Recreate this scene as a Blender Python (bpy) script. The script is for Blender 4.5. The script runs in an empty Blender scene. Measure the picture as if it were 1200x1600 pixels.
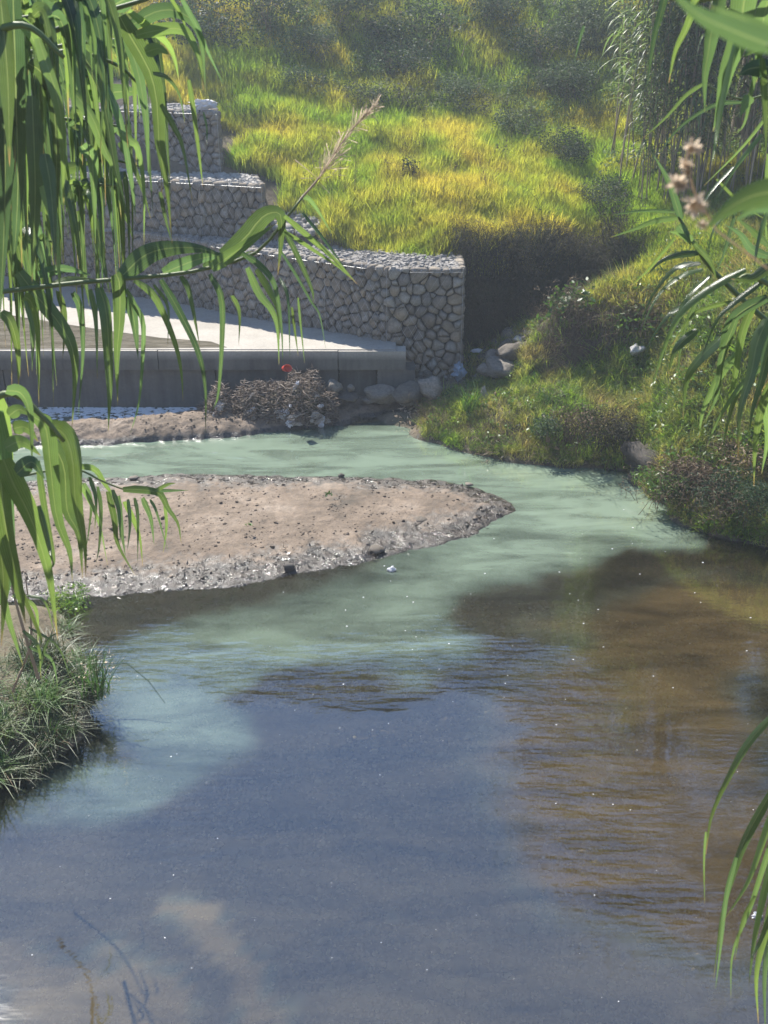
import bpy, math, random
import numpy as np
from mathutils import Vector, noise as mnoise

random.seed(7); rng = np.random.default_rng(7)
C = bpy.context.scene
COL = C.collection
R = math.radians

# ------------------------------------------------------------------ camera, sky, sun, exposure
CAM_Z, PITCH, F = 5.3, 26.0, 1700.0
cam = bpy.data.cameras.new('camera')
cam_o = bpy.data.objects.new('camera', cam); COL.objects.link(cam_o)
cam_o.location = (0, 0, CAM_Z); cam_o.rotation_euler = (R(90 - PITCH), 0, 0)
cam.sensor_fit = 'VERTICAL'; cam.sensor_height = 24.0; cam.lens = 24.0 * F / 1600.0
cam.clip_start = 0.05; cam.clip_end = 500
cam.dof.use_dof = True; cam.dof.focus_distance = 9.0; cam.dof.aperture_fstop = 7.0
C.camera = cam_o

SUN_EL, SUN_AZ = 49.5, -30.0          # azimuth from +Y, negative = left of the view
world = bpy.data.worlds.new('World'); C.world = world; world.use_nodes = True
wn = world.node_tree
sky = wn.nodes.new('ShaderNodeTexSky'); sky.sky_type = 'NISHITA'; sky.sun_disc = False
sky.sun_elevation = R(SUN_EL); sky.sun_rotation = R(SUN_AZ); sky.air_density = 1.0; sky.dust_density = 0.0; sky.ozone_density = 6.0
wn.links.new(sky.outputs[0], wn.nodes['Background'].inputs[0])
wn.nodes['Background'].inputs[1].default_value = 0.105
sun = bpy.data.lights.new('sun', 'SUN'); sun.energy = 5.0; sun.angle = R(0.55); sun.color = (1.0, 0.95, 0.86)
sun_o = bpy.data.objects.new('sun', sun); COL.objects.link(sun_o)
_d = Vector((math.sin(R(SUN_AZ)) * math.cos(R(SUN_EL)), math.cos(R(SUN_AZ)) * math.cos(R(SUN_EL)), math.sin(R(SUN_EL))))
sun_o.rotation_euler = _d.to_track_quat('Z', 'Y').to_euler(); sun_o.location = (-4, 14, 14)
C.view_settings.view_transform = 'Standard'; C.view_settings.look = 'None'
C.view_settings.gamma = 1.0; C.view_settings.use_curve_mapping = False
C.view_settings.exposure = 1.2
GLARE_DENSITY = 0.0036  # density of the air volume that imitates lens glare
C.render.engine = 'CYCLES'
C.cycles.use_denoising = True
C.cycles.max_bounces = 8; C.cycles.transparent_max_bounces = 16
C.cycles.sample_clamp_indirect = 6.0
C.cycles.volume_bounces = 0; C.cycles.volume_max_steps = 64

# ------------------------------------------------------------------ measuring: photo point -> place in the world
SP, CP = math.sin(R(PITCH)), math.cos(R(PITCH))
def _ray(px, py):
    u, v = (px - 600) / F, (800 - py) / F
    return u, CP + SP * v, -SP + CP * v
def P(px, py, z=0.0):
    u, dy, dz = _ray(px, py); t = (z - CAM_Z) / dz
    return Vector((u * t, dy * t, z))
def Q(px, py, Y):
    u, dy, dz = _ray(px, py); t = Y / dy
    return Vector((u * t, Y, CAM_Z + dz * t))

# ------------------------------------------------------------------ helpers
def link(o, parent=None):
    COL.objects.link(o)
    if parent is not None: o.parent = parent
    return o
def tag(o, label=None, cat=None, group=None, kind=None):
    if label: o['label'] = label
    if cat: o['category'] = cat
    if group: o['group'] = group
    if kind: o['kind'] = kind
    return o
def empty(name, loc=(0, 0, 0), rz=0.0):
    o = bpy.data.objects.new(name, None); COL.objects.link(o); o.location = loc; o.rotation_euler = (0, 0, rz)
    o.empty_display_size = 0.1
    return o
def mesh_data(name, verts, faces, mats, smooth=True, midx=None):
    me = bpy.data.meshes.new(name); me.from_pydata([tuple(v) for v in verts], [], faces)
    for m in (mats if isinstance(mats, (list, tuple)) else [mats]): me.materials.append(m)
    if smooth: me.polygons.foreach_set('use_smooth', [True] * len(me.polygons))
    if midx is not None: me.polygons.foreach_set('material_index', midx)
    me.update()
    return me
def mobj(name, verts, faces, mats, parent=None, smooth=True, midx=None, loc=None):
    o = bpy.data.objects.new(name, mesh_data(name, verts, faces, mats, smooth, midx))
    link(o, parent)
    if loc is not None: o.location = loc
    return o
class MB:
    def __init__(s): s.v = []; s.f = []; s.m = []
    def add(s, v, f, m=0):
        b = len(s.v); s.v += [tuple(q) for q in v]; s.f += [tuple(i + b for i in q) for q in f]; s.m += [m] * len(f)
    def box(s, x0, x1, y0, y1, z0, z1, m=0):
        s.add([(x0,y0,z0),(x1,y0,z0),(x1,y1,z0),(x0,y1,z0),(x0,y0,z1),(x1,y0,z1),(x1,y1,z1),(x0,y1,z1)],
              [(0,3,2,1),(4,5,6,7),(0,1,5,4),(1,2,6,5),(2,3,7,6),(3,0,4,7)], m)
    def tube(s, pts, rad, n=6, m=0, cap=True):
        pts = [Vector(p) for p in pts]; k = len(pts); b = len(s.v)
        rad = rad if isinstance(rad, (list, tuple)) else [rad] * k
        for i, p in enumerate(pts):
            t = (pts[min(i + 1, k - 1)] - pts[max(i - 1, 0)]).normalized()
            a = t.cross(Vector((0.31, 0.17, 0.93)) if abs(t.z) < 0.9 else Vector((1, 0.2, 0))).normalized(); c = t.cross(a)
            for j in range(n):
                an = 2 * math.pi * j / n
                s.v.append(tuple(p + (a * math.cos(an) + c * math.sin(an)) * rad[i]))
        for i in range(k - 1):
            for j in range(n):
                j2 = (j + 1) % n
                s.f.append((b + i*n + j, b + i*n + j2, b + (i+1)*n + j2, b + (i+1)*n + j)); s.m.append(m)
        if cap:
            s.f.append(tuple(b + (k-1)*n + j for j in range(n))); s.m.append(m)
    def build(s, name, mats, parent=None, smooth=True, loc=None):
        return mobj(name, s.v, s.f, mats, parent, smooth, s.m if isinstance(mats, (list, tuple)) and len(mats) > 1 else None, loc)
    def data(s, name, mats, smooth=True):
        return mesh_data(name, s.v, s.f, mats, smooth, s.m if isinstance(mats, (list, tuple)) and len(mats) > 1 else None)

# cheap vectorised value noise ---------------------------------------------------------------
_perm = rng.random((256, 256))
def vn(x, y, s=1.0, o=0):
    x = np.asarray(x) / s + 37.7 + o * 13.1; y = np.asarray(y) / s + 91.3 + o * 7.7
    xi = np.floor(x).astype(int); yi = np.floor(y).astype(int); fx = x - xi; fy = y - yi
    fx = fx * fx * (3 - 2 * fx); fy = fy * fy * (3 - 2 * fy)
    g = lambda a, b: _perm[a % 256, b % 256]
    return (g(xi, yi)*(1-fx)*(1-fy) + g(xi+1, yi)*fx*(1-fy) + g(xi, yi+1)*(1-fx)*fy + g(xi+1, yi+1)*fx*fy) * 2 - 1
def fbm(x, y, s=1.0, oct=4, o=0):
    r = 0; a = 1; t = 0
    for i in range(oct): r = r + a * vn(x, y, s, o + i * 3); t += a; a *= .5; s *= .5
    return r / t
def sstep(a, b, x):
    t = np.clip((x - a) / (b - a), 0, 1); return t * t * (3 - 2 * t)
def seg_dist(x, y, poly, closed=False):
    d = np.full(np.shape(x), 1e9); n = len(poly)
    for i in range(n if closed else n - 1):
        ax, ay = poly[i][:2]; bx, by = poly[(i + 1) % n][:2]
        dx, dy = bx - ax, by - ay; t = np.clip(((x - ax)*dx + (y - ay)*dy) / (dx*dx + dy*dy + 1e-12), 0, 1)
        d = np.minimum(d, np.hypot(x - ax - t*dx, y - ay - t*dy))
    return d
def inside(x, y, poly):
    r = np.zeros(np.shape(x), bool); n = len(poly)
    for i in range(n):
        ax, ay = poly[i][:2]; bx, by = poly[(i + 1) % n][:2]
        c = ((ay > y) != (by > y)) & (x < (bx - ax) * (y - ay) / (by - ay + 1e-12) + ax); r ^= c
    return r
def sdf(x, y, poly):                       # positive inside
    d = seg_dist(x, y, poly, True); return np.where(inside(x, y, poly), d, -d)

# ------------------------------------------------------------------ node materials
class NT:
    def __init__(s, name):
        s.m = bpy.data.materials.new(name); s.m.use_nodes = True; s.t = s.m.node_tree
        for n in list(s.t.nodes): s.t.nodes.remove(n)
        s.out = s.t.nodes.new('ShaderNodeOutputMaterial')
    def n(s, typ, ins=None, **pr):
        n = s.t.nodes.new('ShaderNode' + typ)
        for k, v in pr.items(): setattr(n, k, v)
        for k, v in (ins or {}).items(): s.set(n, k, v)
        return n
    def set(s, n, k, v):
        i = n.inputs[k]
        if isinstance(v, bpy.types.NodeSocket): s.t.links.new(v, i)
        elif isinstance(v, bpy.types.Node): s.t.links.new(v.outputs[0], i)
        else: i.default_value = (*v, 1.0) if isinstance(v, tuple) and len(v) == 3 and len(i.default_value) == 4 else v
    def noise(s, scale, detail=4, rough=.55, vec=None, dist=0.0, out='Fac'):
        n = s.n('TexNoise', {'Scale': scale, 'Detail': detail, 'Roughness': rough, 'Distortion': dist})
        if vec is not None: s.set(n, 'Vector', vec)
        return n.outputs[out]
    def ramp(s, fac, stops, interp='LINEAR'):
        n = s.n('ValToRGB'); s.set(n, 'Fac', fac); cr = n.color_ramp; cr.interpolation = interp
        while len(cr.elements) < len(stops): cr.elements.new(0.5)
        for e, (p, c) in zip(cr.elements, stops):
            e.position = p; e.color = (*c, 1) if isinstance(c, tuple) else (c, c, c, 1)
        return n.outputs[0]
    def mix(s, f, a, b, mode='MIX'):
        n = s.n('Mix', data_type='RGBA', blend_type=mode)
        for i, v in ((0, f), (6, a), (7, b)):
            if isinstance(v, bpy.types.NodeSocket): s.t.links.new(v, n.inputs[i])
            else: n.inputs[i].default_value = (*v, 1) if isinstance(v, tuple) else v
        return n.outputs[2]
    def math(s, op, a, b=None, clamp=False):
        n = s.n('Math', operation=op, use_clamp=clamp)
        for i, v in ((0, a), (1, b)):
            if v is None: continue
            if isinstance(v, bpy.types.NodeSocket): s.t.links.new(v, n.inputs[i])
            else: n.inputs[i].default_value = v
        return n.outputs[0]
    def bump(s, h, strength, dist, normal=None):
        n = s.n('Bump', {'Height': h, 'Strength': strength, 'Distance': dist})
        if normal is not None: s.set(n, 'Normal', normal)
        return n.outputs[0]
    def pos(s): return s.n('NewGeometry').outputs['Position']
    def rnd(s): return s.n('ObjectInfo').outputs['Random']
    def hsv(s, col, h=.5, sa=1., v=1.):
        n = s.n('HueSaturation'); s.set(n, 'Hue', h); s.set(n, 'Saturation', sa); s.set(n, 'Value', v); s.set(n, 'Color', col); return n.outputs[0]
    def done(s, sh): s.t.links.new(sh if isinstance(sh, bpy.types.NodeSocket) else sh.outputs[0], s.out.inputs[0]); return s.m

def mapr(t, v, a, b, c, d):
    n = t.n('MapRange', {'Value': v, 'From Min': a, 'From Max': b, 'To Min': c, 'To Max': d}); return n.outputs[0]

def mat_foliage(name, c1, c2, patch=None, rough=.45, trans=.45, spec=.4, vary=.35, pscale=1.1, tcol=1.6):
    """thin leaf: reflects on both faces, lets light through. patch = (col, col) blended in by place"""
    t = NT(name); r = t.rnd()
    col = t.mix(r, c1, c2)
    if patch:
        n1 = t.noise(pscale, 3, .6, t.pos()); f = t.ramp(n1, [(.44, 0.0), (.62, 1.0)])
        n2 = t.noise(pscale * 3.1, 2, .5, t.pos())
        col = t.mix(f, col, t.mix(n2, patch[0], patch[1]))
    col = t.hsv(col, .5, 1., mapr(t, t.math('FRACT', t.math('MULTIPLY', r, 17.3)), 0, 1, 1 - vary, 1 + vary))
    p = t.n('BsdfPrincipled', {'Base Color': col, 'Roughness': rough, 'Specular IOR Level': spec})
    tr = t.n('BsdfTranslucent', {'Color': t.hsv(col, .485, 1.15, tcol)})
    mx = t.n('MixShader', {0: trans, 1: p.outputs[0], 2: tr.outputs[0]})
    return t.done(mx)

def mat_blade(name, c1, c2):
    t = NT(name); r = t.rnd(); uv = t.n('SeparateXYZ', {'Vector': t.n('UVMap').outputs[0]}); u, v = uv.outputs[0], uv.outputs[1]
    col = t.mix(r, c1, c2)
    vein = t.math('SINE', t.math('MULTIPLY', u, 62.0)); mid = t.math('ABSOLUTE', t.math('SUBTRACT', u, .5))
    n1 = t.noise(14, 4, .6, t.pos())
    col = t.hsv(col, .5, 1., t.math('ADD', t.math('ADD', mapr(t, t.math('FRACT', t.math('MULTIPLY', r, 17.3)), 0, 1, .55, 1.25), t.math('MULTIPLY', vein, .10)), t.math('MULTIPLY', t.math('SUBTRACT', n1, .5), .5)))
    col = t.mix(mapr(t, mid, .0, .05, .55, 0), col, (.16, .20, .08))
    tip = t.math('ADD', v, t.math('MULTIPLY', t.math('SUBTRACT', r, .5), .12))
    col = t.mix(mapr(t, tip, .93, 1.03, 0, .8), col, (.24, .17, .07))
    nrm = t.bump(t.math('ADD', vein, t.math('MULTIPLY', n1, 2)), .35, .0015)
    p = t.n('BsdfPrincipled', {'Base Color': col, 'Roughness': .27, 'Specular IOR Level': 1.0, 'Normal': nrm})
    tr = t.n('BsdfTranslucent', {'Color': t.hsv(col, .478, 1.12, 2.5)})
    return t.done(t.n('MixShader', {0: .54, 1: p.outputs[0], 2: tr.outputs[0]}))

def mat_stone(name, ramp, scale=9.0, rough=.85, wet=False):
    t = NT(name); r = t.rnd()
    base = t.ramp(r, ramp)
    tc = t.n('TexCoord').outputs['Object']
    n = t.noise(scale, 6, .65, tc); col = t.mix(.6, base, t.ramp(n, [(.3, .22), (.7, .85)]), 'OVERLAY')
    n2 = t.noise(scale * 5, 3, .6, tc)
    col = t.mix(.35, col, t.ramp(n2, [(.35, .35), (.65, .65)]), 'OVERLAY')
    h = t.math('ADD', n, t.math('MULTIPLY', n2, .35))
    p = t.n('BsdfPrincipled', {'Base Color': col, 'Roughness': rough, 'Normal': t.bump(h, .55, .02)})
    return t.done(p)

M = {}
M['stone'] = mat_stone('gabion_stone', [(0, (.12,.10,.082)), (.2, (.22,.182,.14)), (.4, (.15,.135,.12)), (.6, (.25,.195,.135)), (.8, (.17,.155,.135)), (1, (.27,.24,.20))])
M['core'] = mat_stone('gabion_core', [(0, (.09,.082,.072)), (1, (.12,.108,.095))])
M['rubble'] = mat_stone('crushed_rubble', [(0, (.20,.185,.17)), (.5, (.32,.30,.275)), (1, (.26,.235,.205))], 14)
M['boulder'] = mat_stone('river_boulder', [(0, (.095,.083,.068)), (.5, (.155,.135,.11)), (1, (.22,.19,.155))], 5)
M['whitestone'] = mat_stone('pale_stone', [(0, (.36,.35,.34)), (1, (.44,.42,.40))], 5)
M['darkrock'] = mat_stone('dark_rock', [(0, (.06,.052,.045)), (1, (.11,.092,.072))], 6)
M['wetrock'] = mat_stone('wet_dark_rock', [(0, (.045,.038,.03)), (1, (.06,.05,.04))], 6)
M['pebble'] = mat_stone('bed_pebble', [(0, (.05,.042,.032)), (.45, (.16,.14,.11)), (.8, (.34,.30,.24)), (1, (.70,.64,.52))], 20)

def mat_wire():
    t = NT('gabion_wire'); return t.done(t.n('BsdfPrincipled', {'Base Color': (.42,.42,.42), 'Metallic': .7, 'Roughness': .5}))
M['wire'] = mat_wire()

def mat_concrete():
    t = NT('weir_concrete'); p = t.pos()
    n = t.noise(1.7, 6, .6, p); n2 = t.noise(30, 3, .6, p)
    col = t.ramp(n, [(.3, (.27,.245,.21)), (.7, (.37,.34,.295))])
    col = t.mix(.3, col, t.ramp(n2, [(.3, .3), (.7, .7)]), 'OVERLAY')
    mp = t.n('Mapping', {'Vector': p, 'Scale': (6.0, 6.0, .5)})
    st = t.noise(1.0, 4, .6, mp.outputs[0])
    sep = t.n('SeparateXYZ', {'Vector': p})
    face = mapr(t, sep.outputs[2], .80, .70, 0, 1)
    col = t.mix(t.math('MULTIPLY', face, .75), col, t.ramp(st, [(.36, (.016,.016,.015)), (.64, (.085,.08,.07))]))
    return t.done(t.n('BsdfPrincipled', {'Base Color': col, 'Roughness': .85, 'Normal': t.bump(t.math('ADD', n2, n), .25, .01)}))
M['concrete'] = mat_concrete()

def mat_film():
    t = NT('weir_water_film'); p = t.pos()
    mp = t.n('Mapping', {'Vector': p, 'Scale': (1.2, 5.0, 1.0)})
    h = t.math('ADD', t.noise(3, 3, .6, mp.outputs[0]), t.math('MULTIPLY', t.noise(22, 2, .5, p), .35))
    nrm = t.bump(h, .5, .02)
    col = t.ramp(t.noise(2.2, 4, .6, mp.outputs[0]), [(.35, (.09,.078,.055)), (.65, (.17,.15,.115))])
    return t.done(t.n('BsdfPrincipled', {'Base Color': col, 'Roughness': .12, 'IOR': 1.33, 'Normal': nrm}))
M['film'] = mat_film()

def mat_mud(name, wetlev=0.044, drylev=0.066):
    t = NT(name); p = t.pos(); sep = t.n('SeparateXYZ', {'Vector': p}); z = sep.outputs[2]
    n1 = t.noise(1.6, 6, .65, p); n2 = t.noise(9, 5, .65, p); n3 = t.noise(60, 3, .6, p)
    dry = t.ramp(n1, [(.30, (.06,.046,.032)), (.42, (.13,.095,.066)), (.56, (.18,.135,.097)), (.70, (.25,.20,.155))])
    dry = t.mix(.55, dry, t.ramp(n2, [(.3, .28), (.7, .72)]), 'OVERLAY')
    dry = t.mix(.35, dry, t.ramp(n3, [(.3, .25), (.7, .75)]), 'OVERLAY')
    zz = t.math('ADD', z, t.math('MULTIPLY', t.math('SUBTRACT', n2, .5), .03))
    zz = t.math('ADD', zz, t.math('MULTIPLY', t.math('SUBTRACT', n1, .5), .035))
    wet = mapr(t, zz, wetlev, drylev, 1, 0)
    col = t.mix(wet, dry, t.ramp(n2, [(.35, (.012,.010,.008)), (.65, (.06,.046,.035))]))
    h = t.math('ADD', t.math('MULTIPLY', n2, .7), t.math('MULTIPLY', n3, .3))
    b = t.bump(h, .9, .035)
    film = t.ramp(t.noise(13, 4, .6, p), [(.44, 0.0), (.54, 1.0)])
    rg = t.math('ADD', .88, t.math('MULTIPLY', wet, t.math('ADD', t.math('MULTIPLY', film, .5), -.78)))
    rg = t.math('ADD', rg, t.math('MULTIPLY', t.math('SUBTRACT', n3, .5), .12))
    return t.done(t.n('BsdfPrincipled', {'Base Color': col, 'Roughness': rg, 'Specular IOR Level': .6, 'Normal': b}))
M['mud'] = mat_mud('sandbar_mud')

def mat_ground():
    t = NT('bank_soil'); p = t.pos(); sep = t.n('SeparateXYZ', {'Vector': p}); z = sep.outputs[2]
    n1 = t.noise(.8, 6, .65, p); n2 = t.noise(7, 5, .65, p); n3 = t.noise(40, 3, .6, p)
    soil = t.ramp(n1, [(.3, (.075,.06,.04)), (.5, (.13,.10,.065)), (.7, (.10,.10,.05))])
    soil = t.mix(.5, soil, t.ramp(n2, [(.3, .25), (.7, .75)]), 'OVERLAY')
    bed = t.ramp(n2, [(.3, (.045,.038,.024)), (.5, (.09,.077,.052)), (.7, (.14,.12,.085))])
    bed = t.mix(.45, bed, t.ramp(n3, [(.3, .2), (.7, .8)]), 'OVERLAY')
    col = t.mix(mapr(t, z, 0.0, 0.06, 1, 0), soil, bed)
    h = t.math('ADD', t.math('MULTIPLY', n2, .7), t.math('MULTIPLY', n3, .3))
    return t.done(t.n('BsdfPrincipled', {'Base Color': col, 'Roughness': .92, 'Normal': t.bump(h, .8, .05)}))
M['ground'] = mat_ground()

def mat_water():
    t = NT('river_water'); p = t.pos()
    turb = t.n('Attribute', attribute_name='turbidity').outputs['Fac']
    rip = t.n('Attribute', attribute_name='ripple').outputs['Fac']
    silt = t.n('Attribute', attribute_name='silt').outputs['Fac']
    mp = t.n('Mapping', {'Vector': p, 'Scale': (.42, 1.5, 1.0)})
    w = t.noise(1.0, 2, .5, p)
    wv = t.n('VectorMath', {0: mp.outputs[0]}, operation='ADD'); t.t.links.new(t.n('TexNoise', {'Scale': .9, 'Detail': 1.0}).outputs['Color'], wv.inputs[1])
    a = t.noise(7.0, 2, .5, wv.outputs[0]); b = t.noise(20.0, 2, .5, wv.outputs[0]); c = t.noise(45.0, 1, .5, p)
    h = t.math('ADD', t.math('MULTIPLY', a, 1.0), t.math('MULTIPLY', b, .28))
    h = t.math('ADD', h, t.math('MULTIPLY', c, t.math('MULTIPLY', rip, .10)))
    nrm = t.n('Bump', {'Height': h, 'Distance': .06, 'Strength': rip}).outputs[0]
    cn = t.noise(2.4, 5, .62, wv.outputs[0], .6)
    body_f = t.math('MULTIPLY', turb, mapr(t, cn, .34, .66, .45, 1.15), True)
    milky = t.mix(silt, (.18, .235, .175), (.175, .122, .052))
    diff = t.n('BsdfDiffuse', {'Color': milky, 'Normal': t.n('NewGeometry').outputs['Normal']})
    clear = t.n('BsdfTransparent', {'Color': (.80, .73, .54)})
    body = t.n('MixShader', {0: body_f, 1: clear.outputs[0], 2: diff.outputs[0]})
    gl = t.n('BsdfGlossy', {'Color': (1, 1, 1), 'Roughness': .03, 'Normal': nrm})
    fr = t.n('Fresnel', {'IOR': 2.2, 'Normal': nrm})
    return t.done(t.n('MixShader', {0: fr.outputs[0], 1: body.outputs[0], 2: gl.outputs[0]}))
M['water'] = mat_water()

# foliage
M['reed_leaf'] = mat_foliage('reed_leaf', (.024,.062,.022), (.045,.098,.026), rough=.30, trans=.36, spec=.7, vary=.4, tcol=2.2)
M['reed_blade'] = mat_blade('reed_blade', (.042,.082,.034), (.078,.128,.036))
M['reed_leaf_far'] = mat_foliage('far_reed_leaf', (.07,.12,.042), (.13,.175,.055), rough=.42, trans=.5, spec=.5, vary=.4)
M['reed_stem'] = mat_foliage('reed_stem', (.09,.13,.04), (.12,.15,.05), rough=.5, trans=.05, spec=.4, vary=.2)
M['dry_stem'] = mat_foliage('dry_reed_stem', (.26,.19,.12), (.36,.28,.19), rough=.6, trans=.05, vary=.35)
M['meadow'] = mat_foliage('meadow_grass', (.12,.21,.042), (.19,.27,.052), patch=((.38,.33,.08), (.30,.31,.065)), rough=.6, trans=.62, tcol=1.9, spec=.25, vary=.35, pscale=.55)
M['upper'] = mat_foliage('upper_slope_grass', (.07,.125,.045), (.11,.175,.055), patch=((.15,.15,.06), (.065,.08,.045)), rough=.6, trans=.35, spec=.25, vary=.4, pscale=.5)
M['bank'] = mat_foliage('bank_grass', (.11,.21,.04), (.20,.28,.06), patch=((.36,.31,.12), (.26,.26,.08)), rough=.5, trans=.5, spec=.4, vary=.45, pscale=1.6)
M['bush'] = mat_foliage('bush_leaf', (.03,.052,.024), (.055,.08,.038), rough=.6, trans=.3, spec=.2, vary=.45)
M['broad'] = mat_foliage('weed_leaf', (.06,.13,.03), (.12,.19,.04), rough=.4, trans=.4, spec=.5, vary=.4)
M['dry'] = mat_foliage('dry_weed', (.13,.095,.06), (.21,.16,.105), rough=.7, trans=.15, spec=.2, vary=.45)
M['darkdry'] = mat_foliage('dark_dead_stalk', (.05,.045,.03), (.085,.075,.045), rough=.7, trans=.1, spec=.2, vary=.4)
M['straw'] = mat_foliage('dead_leaf', (.26,.19,.13), (.48,.40,.31), rough=.6, trans=.2, spec=.3, vary=.4)
M['plume'] = mat_foliage('seed_plume', (.36,.31,.23), (.46,.40,.31), rough=.7, trans=.6, spec=.2, vary=.2)
M['tuss'] = mat_foliage('tussock_blade', (.03,.075,.018), (.06,.12,.028), patch=((.10,.10,.045), (.06,.09,.03)), rough=.45, trans=.3, spec=.45, vary=.5, pscale=7)
def mat_plain(name, col, rough=.6, n_amt=.3, scale=20, trans=0.0):
    t = NT(name); n = t.noise(scale, 4, .6, t.n('TexCoord').outputs['Object'])
    c = t.mix(n_amt, col, t.ramp(n, [(.3, .2), (.7, .8)]), 'OVERLAY')
    p = t.n('BsdfPrincipled', {'Base Color': c, 'Roughness': rough, 'Normal': t.bump(n, .4, .01)})
    if trans: p = t.n('MixShader', {0: trans, 1: p.outputs[0], 2: t.n('BsdfTranslucent', {'Color': c}).outputs[0]})
    return t.done(p)
M['plastic'] = mat_plain('white_plastic', (.66,.66,.68), .45, .25, 12, .2)
M['foam'] = mat_plain('foam', (.8,.8,.8), .5, .1, 12)  # flat white of the flecks that imitate sun glitter
M['rag'] = mat_plain('grey_rag', (.30,.27,.24), .7, .5, 18)
M['twig'] = mat_plain('dead_twig', (.12,.085,.062), .75, .6, 30)
M['twig2'] = mat_plain('grey_twig', (.20,.16,.125), .75, .5, 30)
M['red'] = mat_plain('red_plastic', (.62,.06,.035), .4, .15, 10)
M['bluep'] = mat_plain('blue_label_plastic', (.20,.26,.34), .3, .3, 25, .2)
M['bark'] = mat_plain('tree_bark', (.14,.11,.08), .9, .5, 8)
M['blackmuck'] = mat_plain('wet_leaf_litter', (.03,.024,.018), .3, .5, 30)
M['earth'] = mat_plain('bare_earth', (.24,.155,.11), .9, .5, 4)

# ------------------------------------------------------------------ land form
# wall base line of the lowest gabion (world x, y), from far left to its right end
WALL = [(-9.0, 19.6), (-3.3, 16.6), (-1.9, 15.68), (0.12, 14.52), (1.06, 14.50)]
WTOP = 1.86; DECK = 0.84; DECK_Y = 14.15
pts = []
def cp(px, py, z=None, Y=None):
    q = P(px, py, z) if Y is None else Q(px, py, Y); pts.append((q.x, q.y, q.z))
def cw(x, y, z): pts.append((x, y, z))
# right bank waterline
RW = [(612,650),(660,673),(720,691),(800,709),(890,719),(980,724),(1005,742),(1060,797),(1120,817),(1200,834),(1290,850)]
for a, b in RW: cp(a, b, 0.0)
for a, b in RW[:6]: cp(a, b - 14, .16)
for a, b in RW[6:]: cp(a + 12, b - 16, .2)
for a, b in RW:
    q = P(a, b, 0); cw(q.x - .35, q.y - .45, -.3)
for x, y in ((5.0,9.5),(5.4,8),(5.5,6),(5.2,4),(5.0,2.6)): cw(x,y,0); cw(x-.6,y-.1,-.3); cw(x+.6,y,.45); cw(x+2,y+.5,1.6)
for a, b, z in ((690,640,.22),(740,645,.3),(800,655,.34),(870,665,.36),(950,670,.36),(720,610,.3),(790,615,.42),(870,615,.48),(950,615,.5),(1010,640,.5)): cp(a,b,z)
for a, b, z in ((800,592,.5),(850,590,.56),(950,590,.62),(1020,600,.66)): cp(a,b,z)          # foot of the mound
for a, b, Y in ((822,560,13.95),(870,498,14.25),(950,448,14.6),(1025,425,14.45),(1090,405,14.3),(1190,385,14.2)): cp(a,b,Y=Y)   # its crest
for a, b, z in ((1060,720,.42),(1100,700,.55),(1190,720,.62),(1060,650,.75),(1120,620,1.0),(1190,640,1.05),(1090,520,1.5),(1190,530,1.65),(1150,450,1.95),(1050,540,1.15)): cp(a,b,z)
# gully between wall end and mound
for a, b, z in ((735,600,.28),(735,560,.5),(780,575,.5),(745,520,.72),(800,525,.82),(850,498,1.0),(900,465,1.2),(940,425,1.45),(690,625,.14)): cp(a,b,z)
# terrace edge and the meadow above
for a in (700,760,830,900,960): cp(a, 402, 1.78); 
for x in (1.2,1.9,2.6,3.2): cw(x, 15.42, .92)
for a, b, z in ((1010,360,2.0),(600,350,2.1),(760,350,2.1),(900,350,2.05)): cp(a,b,z)
for x, y, z in ((-2,20,3.8),(1.5,20,3.25),(5,20,3.4),(9,20,3.9),(-6,20,4.4),(-6,24,7.0),(-1,24,6.0),(4,24,5.8),(9,24,6.4),
                (-8,28,11.5),(0,28,10.8),(7,28,11.2),(-10,31,15),(0,31,15),(9,31,15.2),(0,37,18),(-14,37,18),(14,37,18),(0,60,20),(-40,60,20),(40,60,20),
                (-30,30,13),(30,30,13),(16,20,6),(25,12,7),(-16,20,6.5),(-25,12,7),(8,14,3.2),(12,12,4),(9,8,3.4),(14,4,5),(14,-6,6),(-14,-6,6),(60,0,15),(-60,0,15),(0,-60,8)): cw(x,y,z)
for a, b, Y in ((430,300,17.0),(350,200,18.4),(350,100,20.0),(200,130,18.6),(480,330,16.6),(520,360,16.0)): cp(a,b,Y=Y)
# left bank and near bank
LW = [(-2.86,6.3),(-2.72,6.45),(-2.5,6.62),(-2.33,6.85),(-2.42,7.35),(-2.62,7.9),(-2.9,8.5),(-3.6,8.8),(-4.6,9.0)]
for x, y in LW: cw(x, y, 0.0)
for x, y in LW[:7]: cw(x - .28, y, .22); cw(x + .4, y - .1, -.25)
for x, y, z in ((-3.2,7.3,.42),(-3.6,7.8,.5),(-4.6,8.2,.7),(-6,9.4,.9),(-6.5,12,1.1),(-8,14,1.8),(-10,10,2.6),(-6,6,1.5),(-3.3,5,0),(-3.5,3.6,0),(-3.0,5,-.3),(-4.2,5,.7),(-4.6,3.2,1.2),
                (-3,2.4,.1),(0,2.3,.0),(3,2.4,.1),(-2,3.2,-.3),(0,3.2,-.32),(3,3.2,-.3),(0,1.4,1.6),(3,1.4,1.7),(-3,1.4,1.7),(0,.3,3.5),(4,.3,3.5),(-4,.3,3.5),(0,-4,3.7)): cw(x,y,z)
for x in np.arange(-5, 5.1, 1.25):
    for y in (4.5, 6, 7.5, 9, 10.5, 12, 13.2):
        if (x > -2.2 or y > 9.6 and x > -5.6 or (y < 6 and x > -2.8)) and x < (4.6 if y < 9 else 2.9 if y < 10.6 else 1.9 if y < 12.1 else -.2): cw(x, y, -.34)
pts = np.array(pts)
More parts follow.
